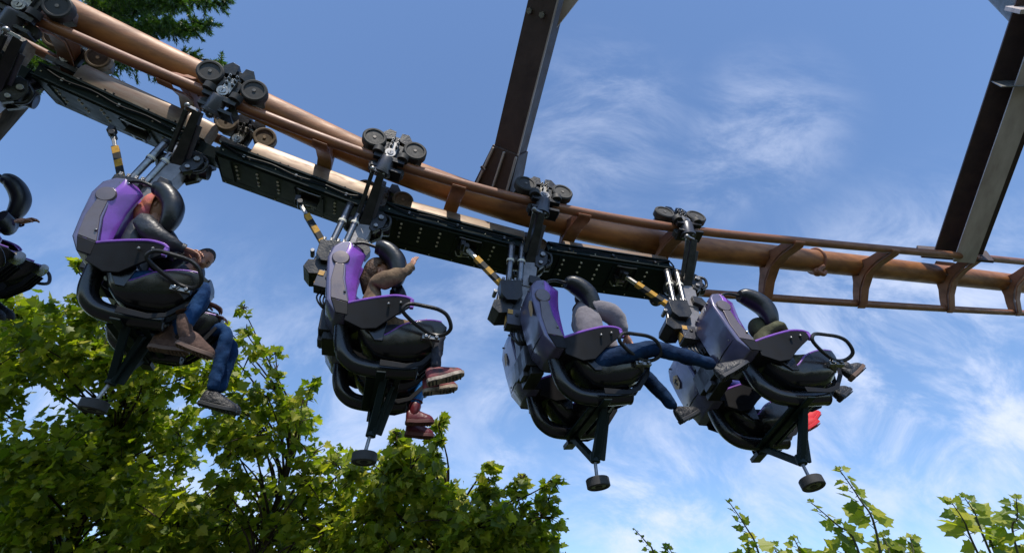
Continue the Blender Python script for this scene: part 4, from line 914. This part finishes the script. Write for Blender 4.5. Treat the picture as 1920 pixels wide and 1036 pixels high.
CL_A = [ (-6.38, 5.89, 5.40, 0.30), (-4.42, 6.46, 5.09, 0.33), (-4.43, 8.77, 2.94, 0.31), (-6.62, 8.06, 3.64, 0.47), (-5.41, 6.23, 5.20, 0.28), (-5.57, 7.15, 4.40, 0.36), (-7.41, 7.18, 4.98, 0.27), (-6.29, 7.62, 4.97, 0.31), (-6.03, 6.56, 5.24, 0.33), (-5.79, 7.61, 3.02, 0.39), (-4.09, 7.08, 3.45, 0.34), (-6.01, 6.29, 3.88, 0.43), (-6.23, 6.22, 5.12, 0.29), (-7.11, 6.77, 5.99, 0.36), (-4.19, 5.47, 4.91, 0.38), (-4.88, 7.83, 4.68, 0.37), (-7.05, 9.11, 2.61, 0.38), (-5.98, 7.58, 2.53, 0.27), (-4.58, 8.27, 3.61, 0.39), (-4.55, 7.33, 3.21, 0.48), (-5.22, 7.91, 3.88, 0.48), (-4.29, 8.10, 4.02, 0.31), (-5.24, 7.40, 4.94, 0.45), (-4.92, 6.44, 3.64, 0.27), (-5.55, 7.87, 4.27, 0.41), (-5.68, 7.38, 4.66, 0.33), (-7.34, 8.05, 4.34, 0.28), (-7.75, 8.34, 3.73, 0.38), (-6.15, 8.89, 2.73, 0.28), (-5.30, 7.44, 2.79, 0.47), (-6.79, 6.18, 5.32, 0.34), (-5.58, 8.90, 2.53, 0.26), (-6.22, 7.35, 3.83, 0.43), (-6.81, 9.02, 3.17, 0.41), (-5.33, 8.05, 2.42, 0.47), (-4.23, 7.46, 3.56, 0.29), (-4.54, 7.10, 4.64, 0.29), (-7.75, 6.65, 5.63, 0.30), (-3.89, 6.98, 4.54, 0.34), (-6.49, 7.36, 3.35, 0.33), (-4.72, 9.09, 2.98, 0.30), (-5.22, 7.36, 4.07, 0.49), (-4.89, 8.21, 3.13, 0.46), (-3.65, 7.47, 3.17, 0.32), (-6.96, 8.57, 3.76, 0.48), (-6.36, 7.50, 4.60, 0.33), (-3.51, 7.35, 2.85, 0.32), (-5.28, 8.24, 4.08, 0.32), (-4.82, 5.58, 4.93, 0.27), (-5.53, 5.42, 5.02, 0.50), (-6.66, 8.83, 2.58, 0.44), (-5.52, 8.26, 3.37, 0.39), (-5.94, 6.74, 5.63, 0.38), (-6.46, 8.49, 3.47, 0.34), (-5.23, 6.17, 3.99, 0.47), (-3.76, 7.65, 2.72, 0.39), (-4.99, 8.64, 2.53, 0.27), (-5.38, 7.09, 5.22, 0.42), (-4.51, 9.25, 2.62, 0.47), (-5.62, 7.56, 3.89, 0.32), (-5.23, 6.83, 5.91, 0.46), (-4.22, 7.76, 2.76, 0.35), (-4.22, 7.72, 3.21, 0.30), (-5.82, 7.13, 3.44, 0.38), (-6.25, 7.17, 2.90, 0.50), (-4.78, 8.40, 2.54, 0.29), (-6.89, 7.99, 4.48, 0.30), (-5.66, 7.68, 4.87, 0.30), (-4.30, 7.43, 2.62, 0.31), (-7.04, 7.26, 4.12, 0.39), (-5.33, 6.52, 5.27, 0.34), (-6.71, 8.74, 3.40, 0.31), (-7.14, 8.69, 2.85, 0.49), (-5.73, 5.96, 5.25, 0.37), (-5.50, 6.42, 3.98, 0.27), (-6.94, 8.15, 4.00, 0.38), (-6.66, 6.49, 4.76, 0.34), (-4.73, 6.00, 5.11, 0.42), (-3.95, 6.28, 5.12, 0.29), (-4.38, 8.45, 3.89, 0.29), (-4.08, 6.67, 3.42, 0.46), (-4.74, 6.92, 3.72, 0.27), (-5.16, 7.72, 2.56, 0.37), (-7.95, 7.74, 4.56, 0.33) ]  # 84
CL_B = [ (-2.24, 8.72, 2.57, 0.22), (-2.13, 8.91, 2.71, 0.18), (-2.94, 7.49, 3.84, 0.19), (-3.11, 6.44, 4.30, 0.29), (-3.64, 7.83, 3.11, 0.26), (-3.45, 7.10, 4.48, 0.27), (-2.85, 6.65, 4.76, 0.21), (-2.93, 7.55, 3.47, 0.28), (-3.36, 6.80, 3.88, 0.25), (-3.04, 7.45, 2.82, 0.20), (-2.88, 7.38, 3.15, 0.20), (-2.51, 8.30, 3.23, 0.24), (-2.45, 7.91, 2.71, 0.34), (-2.12, 7.54, 3.25, 0.31), (-3.05, 6.13, 4.19, 0.34), (-2.46, 7.17, 3.31, 0.21), (-2.83, 7.82, 2.73, 0.26), (-3.42, 7.74, 3.27, 0.30), (-2.48, 6.02, 4.37, 0.19), (-3.07, 7.85, 3.28, 0.22), (-2.91, 8.21, 3.40, 0.24), (-2.97, 6.10, 4.67, 0.27), (-2.56, 7.35, 4.29, 0.35), (-2.21, 7.66, 3.98, 0.25), (-3.53, 8.63, 2.66, 0.21), (-2.45, 8.88, 2.66, 0.30), (-3.19, 7.43, 3.84, 0.29), (-3.57, 8.12, 2.75, 0.19), (-2.97, 6.98, 4.78, 0.32), (-3.86, 7.60, 4.11, 0.24), (-3.49, 7.52, 3.06, 0.19), (-3.59, 6.15, 4.85, 0.27), (-2.10, 6.77, 4.00, 0.34), (-2.47, 6.91, 3.46, 0.27), (-3.36, 6.42, 4.12, 0.24), (-2.43, 6.44, 4.07, 0.26), (-2.93, 7.25, 2.92, 0.32), (-3.64, 7.43, 3.55, 0.32), (-2.22, 7.90, 3.04, 0.35), (-2.22, 8.24, 2.79, 0.23), (-3.12, 7.52, 2.63, 0.25), (-2.24, 7.10, 3.83, 0.34), (-3.27, 6.74, 4.67, 0.26), (-3.02, 7.98, 3.58, 0.31), (-3.17, 7.23, 3.50, 0.33), (-2.58, 7.24, 3.94, 0.25), (-2.19, 8.51, 2.77, 0.31), (-3.50, 6.65, 3.79, 0.23), (-3.51, 6.57, 4.32, 0.24), (-2.72, 7.21, 3.73, 0.26), (-2.44, 6.58, 3.81, 0.30), (-3.50, 7.88, 3.62, 0.30), (-2.79, 6.93, 3.39, 0.19), (-3.89, 8.07, 3.55, 0.30), (-2.81, 6.55, 4.50, 0.31), (-2.16, 7.30, 2.84, 0.20), (-2.22, 6.86, 3.32, 0.28), (-3.46, 6.92, 3.60, 0.22), (-3.23, 7.40, 3.07, 0.23), (-3.27, 7.85, 2.77, 0.35), (-2.74, 7.48, 2.91, 0.34), (-2.51, 8.63, 3.03, 0.19), (-2.08, 7.89, 2.73, 0.20), (-3.37, 6.40, 4.60, 0.31), (-2.37, 7.59, 3.53, 0.34), (-3.19, 8.15, 3.29, 0.29), (-2.34, 7.91, 3.50, 0.20), (-3.22, 5.95, 4.50, 0.24), (-2.53, 7.26, 3.03, 0.26), (-3.80, 7.77, 3.47, 0.26), (-3.44, 8.75, 2.90, 0.19), (-3.46, 7.58, 4.16, 0.28) ]  # 72
CL_C = [ (-0.82, 8.14, 2.89, 0.41), (0.46, 7.42, 2.79, 0.28), (0.46, 7.50, 3.18, 0.27), (-0.93, 7.10, 2.54, 0.34), (-1.73, 7.02, 2.40, 0.35), (-1.45, 7.90, 2.53, 0.30), (-0.92, 7.51, 3.82, 0.31), (-0.60, 7.43, 3.23, 0.24), (-1.67, 8.09, 2.39, 0.36), (-1.21, 7.09, 2.96, 0.34), (-0.70, 6.19, 3.28, 0.38), (-0.71, 7.47, 2.40, 0.39), (-0.34, 7.98, 2.61, 0.25), (-1.32, 7.14, 4.05, 0.32), (0.10, 7.01, 3.18, 0.41), (-1.39, 7.24, 3.68, 0.34), (0.04, 7.34, 2.69, 0.21), (0.07, 7.82, 2.38, 0.26), (-0.74, 6.79, 2.52, 0.40), (-1.29, 6.40, 3.03, 0.27), (-1.51, 6.55, 3.61, 0.20), (-0.95, 8.22, 2.64, 0.21), (-1.30, 8.53, 2.44, 0.26), (-1.67, 7.38, 2.41, 0.34), (-2.07, 7.26, 3.19, 0.28), (-1.77, 6.27, 3.77, 0.22), (0.49, 8.40, 2.48, 0.27), (-0.73, 7.89, 3.16, 0.24), (-0.52, 6.62, 2.80, 0.32), (-1.42, 6.21, 3.76, 0.32), (-0.39, 6.48, 3.28, 0.38), (-1.74, 6.74, 3.15, 0.38), (-0.75, 6.79, 3.58, 0.21), (-0.71, 8.47, 2.58, 0.26), (-1.12, 6.03, 3.78, 0.28), (0.07, 6.96, 2.77, 0.20), (-2.09, 6.91, 3.56, 0.18), (-1.86, 6.99, 2.75, 0.19), (0.33, 6.84, 3.18, 0.23), (0.22, 7.27, 2.54, 0.26), (0.08, 6.60, 3.20, 0.29), (-1.63, 6.67, 3.44, 0.28), (-1.04, 6.72, 2.79, 0.25), (-1.30, 7.66, 3.33, 0.29), (-1.11, 7.74, 3.03, 0.26), (-0.19, 6.18, 3.29, 0.20), (-0.05, 7.39, 3.36, 0.25), (-1.74, 7.78, 2.48, 0.23), (-1.96, 7.84, 2.36, 0.21), (-1.62, 6.94, 3.60, 0.37), (-1.01, 7.12, 3.17, 0.20), (-1.33, 6.60, 4.03, 0.18), (-1.50, 7.50, 3.07, 0.41), (-0.33, 7.20, 2.98, 0.37), (-0.88, 7.41, 3.15, 0.27), (0.03, 6.74, 2.59, 0.33), (-0.59, 7.22, 3.49, 0.41), (-1.88, 7.84, 3.16, 0.31), (-1.64, 6.88, 3.95, 0.32), (-0.90, 6.40, 3.52, 0.32), (-1.05, 6.79, 2.49, 0.24), (-1.96, 7.11, 2.51, 0.19), (-0.09, 7.75, 2.79, 0.21), (-1.39, 7.85, 2.92, 0.33) ]  # 64
CL_E = [ (4.18, 5.31, 2.45, 0.15), (3.73, 4.83, 2.50, 0.17), (4.23, 4.94, 2.77, 0.14), (4.53, 5.34, 2.68, 0.22), (3.88, 5.57, 2.27, 0.15), (3.89, 4.79, 2.80, 0.12), (3.82, 5.18, 2.34, 0.16), (4.35, 5.42, 2.10, 0.17), (4.04, 4.87, 2.41, 0.24), (3.67, 5.12, 2.38, 0.13), (3.56, 4.76, 2.51, 0.13), (4.06, 5.84, 2.15, 0.23), (4.51, 5.45, 2.47, 0.13), (3.57, 5.00, 2.26, 0.17), (4.12, 5.46, 2.12, 0.13), (4.27, 5.40, 2.73, 0.13) ]  # 16
leafy_tree('plane_tree', CL_A, (-5.9, 8.2, 0), 'large leafy plane tree filling the lower left corner', 1, dens=300, lsize=(.07, .16), trunk_r=.15,
   tips=[((-5.2, 5.6, 5.4), (-5.25, 5.05, 5.85), 9), ((-4.9, 5.7, 5.2), (-5.05, 5.2, 5.6), 8), ((-5.9, 5.6, 5.3), (-6.1, 5.2, 5.55), 8)])
leafy_tree('plane_tree', CL_B, (-3.2, 7.6, 0), 'thin plane tree with sky showing through, beside the blue jeans rider', 2, dens=150, lsize=(.065, .15), trunk_r=.10,
   tips=[((-3.2, 5.8, 5.0), (-3.26, 5.4, 5.5), 12), ((-2.7, 6.3, 4.5), (-2.42, 5.95, 4.75), 10), ((-2.9, 6.1, 4.75), (-2.85, 5.7, 5.05), 8), ((-3.6, 6.1, 5.0), (-3.5, 5.6, 5.35), 8)])
leafy_tree('plane_tree', CL_C, (-.9, 7.5, 0), 'lower leafy plane tree at the bottom middle, left of the third bumper wheel', 3, dens=290, lsize=(.07, .15), trunk_r=.10,
   tips=[((-.95, 6.3, 3.9), (-.85, 6.0, 4.28), 10), ((-1.3, 6.3, 4.0), (-1.35, 6.1, 4.2), 8), ((.35, 6.6, 3.4), (.48, 6.4, 3.76), 12), ((-.3, 6.5, 3.6), (-.25, 6.35, 3.95), 10), ((.0, 6.6, 3.4), (.12, 6.4, 3.8), 9)])
def sapling(base, label, shoots, seed, clumps=()):
    rn = random.Random(seed); base = V(base); root = empty('maple_sapling', Matrix.Translation(base)); tag(root, label, 'sapling', 'young maple shoots along the bottom right')
    mb = MB(); vs = []; fs = []; low = V((0, 0, 1.2)); mb.tube([V((0, 0, 0)), V((.03, 0, .7)), low], [.03, .024, .018], 'bark', 8)
    for a, b, n, sz in shoots:
        sz *= 1.1; n += 2
        a = V(a)-base; b = V(b)-base; pth = crv([low, low.lerp(a, .5)+V((.05, 0, .05)), a, a.lerp(b, .5)+V((.02, .0, .0)), b], 5); k = len(pth); mb.tube(pth, [.013-.010*i/(k-1) for i in range(k)], 'twig', 6)
        for i in range(n):
            t = (i+.5)/n; p = a.lerp(b, t); side = 1 if i % 2 else -1; d = V((side*rn.uniform(.5, 1), rn.gauss(0, .4), rn.uniform(.1, .7)))
            q = p+d.normalized()*sz*.35*(1.1-t*.6); mb.tube([p, q], [.003, .002], 'twig', 5)
            add_leaf(vs, fs, q, V((rn.gauss(0, .4), rn.gauss(-.75, .25), rn.gauss(.45, .3))), d, sz*(1.15-.75*t)*rn.uniform(.75, 1.1), rn)
        for i in range(3): add_leaf(vs, fs, b+V((rn.uniform(-.015, .015), 0, rn.uniform(-.01, .01))), V((rn.gauss(0, .5), -.8, .4)), V((rn.gauss(0, 1), 0, .5)), sz*.30, rn)
    for c in clumps:
        cc = V(c[:3])-base; r = c[3]; mb.tube(crv([low, low.lerp(cc, .5)+V((.05, 0, .08)), cc], 4), .010, 'twig', 6)
        for _ in range(int(26*r/.2)):
            p = cc+V((rn.gauss(0, 1), rn.gauss(0, 1), rn.gauss(0, 1)))*r*.5
            add_leaf(vs, fs, p, V((rn.gauss(0, .5), rn.gauss(-.6, .4), rn.gauss(.5, .4))), V((rn.gauss(0, 1), rn.gauss(0, 1), rn.gauss(-.2, .7))), rn.uniform(.07, .14), rn)
    mb.build('stem', root); raw('crown', vs, fs, 'leaf', root)
sapling((1.2, 5.0, 0), 'small maple sapling with a thin tip left of the other shoots', [((1.12, 4.7, 2.62), (.97, 4.6, 2.81), 6, .055), ((1.25, 4.7, 2.55), (1.24, 4.7, 2.71), 7, .09), ((1.1, 4.7, 2.5), (1.12, 4.7, 2.66), 5, .08)], 11)
sapling((1.9, 4.9, 0), 'slender maple sapling with sparse small leaves in the middle of the bottom right', [((1.88, 4.55, 2.62), (1.68, 4.38, 2.96), 9, .10), ((2.05, 4.6, 2.5), (2.02, 4.6, 2.70), 8, .12), ((2.15, 4.5, 2.5), (2.16, 4.5, 2.72), 7, .12), ((1.75, 4.6, 2.5), (1.80, 4.5, 2.68), 6, .12)], 12)
sapling((2.5, 4.8, 0), 'tall maple shoot whose top leaf touches the front bumper wheel', [((2.62, 4.2, 2.70), (2.43, 4.05, 3.10), 12, .13), ((2.50, 4.3, 2.62), (2.22, 4.2, 2.90), 9, .10), ((2.75, 4.4, 2.5), (2.78, 4.4, 2.72), 8, .15), ((2.9, 4.4, 2.5), (2.98, 4.4, 2.70), 8, .13), ((2.4, 4.4, 2.5), (2.45, 4.35, 2.68), 7, .15)], 13,
   [(2.72, 4.5, 2.50, .14), (2.45, 4.5, 2.45, .13)])
sapling((4.0, 5.3, 0), 'bushy maple sapling with large bright leaves in the lower right corner', [((3.55, 4.55, 2.7), (3.38, 4.35, 2.95), 5, .17), ((3.7, 4.6, 2.8), (3.62, 4.5, 3.02), 7, .16), ((4.1, 4.8, 2.8), (4.12, 4.6, 3.05), 8, .16)], 14, CL_E)
# conifer: tall trunk outside the left edge whose boughs hang behind the track
def conifer(base, h, label, boughs, seed):
    rn = random.Random(seed); base = V(base); root = empty('conifer', Matrix.Translation(base)); tag(root, label, 'conifer')
    mb = MB(); mb.tube([V((0, 0, 0)), V((.1, 0, h*.5)), V((.05, .05, h))], [.35, .25, .04], 'bark', 14)
    vs = []; fs = []
    def needles(p, d, ln, n, w_):
        d = d.normalized()
        for i in range(n):
            t = rn.random(); q = p+d*ln*t; s_ = V((rn.gauss(0, 1), rn.gauss(0, 1), rn.gauss(0, 1))); s_ = (s_-d*s_.dot(d)).normalized(); dd = (d*.8+s_*.8).normalized(); l_ = rn.uniform(.06, .12)*(1.1-.4*t); wd = dd.cross(s_).normalized()*w_; b = len(vs)
            vs.extend([q-wd, q+wd, q+dd*l_+wd*.2]); fs.append((b, b+1, b+2))
    boughs = list(boughs)+[((x+rn.uniform(-.5, .6), y+rn.uniform(-.5, .4), z+rn.uniform(-.35, .3)), z0) for (x, y, z), z0 in boughs]
    for tip, z0 in boughs:
        tip = V(tip)-base; a = V((.05, 0, z0)); mid = a.lerp(tip, .55)+V((0, 0, .35)); pth = crv([a, mid, tip], 10); k = len(pth)
        mb.tube(pth, [.07*(1-.9*i/(k-1)) for i in range(k)], 'bark', 7)
        for i in range(5, k):
            for _ in range(7):
                p = pth[i]; tg = (pth[i]-pth[i-1]).normalized(); sd = V((rn.gauss(0, 1), rn.gauss(0, 1), rn.gauss(-.3, .5))); d = (tg*.9+sd.normalized()*.8+V((0, 0, -.35))).normalized(); ln = rn.uniform(.25, .55)*(1.15-.5*i/k)
                mb.tube([p, p+d*ln*.6, p+d*ln+V((0, 0, -.04))], [.008, .005, .002], 'bark', 4); needles(p, d, ln, 46, .010)
    mb.build('trunk', root); raw('crown', vs, fs, 'needle', root)
conifer((-9.5, 6.0, 0), 17, 'tall green conifer whose drooping boughs hang behind the track in the upper left', [((-5.0, 4.4, 10.5), 12.6), ((-5.5, 4.2, 10.9), 13.2), ((-6.0, 4.4, 10.5), 12.3), ((-4.7, 4.1, 10.7), 13.6), ((-5.8, 3.8, 11.2), 13.9), ((-6.3, 4.0, 10.9), 13.4), ((-6.6, 4.7, 10.2), 11.8), ((-7.0, 4.4, 10.0), 11.5), ((-7.6, 4.6, 9.7), 11.0), ((-8.4, 5.0, 10.0), 11.0),
   ((-7.4, 3.6, 9.9), 11.3), ((-8.0, 3.8, 9.8), 10.8), ((-5.2, 3.5, 11.2), 14.2), ((-4.9, 4.9, 10.2), 12.0)], 21)
# ground
def ground():
    n = 40; vs = []; fs = []
    for i in range(n+1):
        for j in range(n+1):
            u = (i/n-.5)*2; v = (j/n-.5)*2; x = 400*u*abs(u)**1.5; y = 400*v*abs(v)**1.5
            vs.append((x, y, .15*noise.noise(V((x*.08, y*.08, 0))) if max(abs(x), abs(y)) < 200 else 0))
    for i in range(n):
        for j in range(n): fs.append((i*(n+1)+j, (i+1)*(n+1)+j, (i+1)*(n+1)+j+1, i*(n+1)+j+1))
    o = raw('ground', vs, fs, 'lawn'); tag(o, kind='structure'); return o
M['lawn'] = mat('mown_grass', (.035, .06, .015), .95, 0, .4, 2.5, (.06, .065, .03), .8, 60, spec=.1)
M['gravel'] = mat('dark_tarmac_path', (.07, .068, .065), .95, 0, .3, 30, (.05, .05, .048), .8, 80, spec=.1)
ground()
mb = MB(); mb.box((0, 1.5, .10), (60, 7, .2), 'gravel'); o = mb.build('path', None); tag(o, kind='structure')
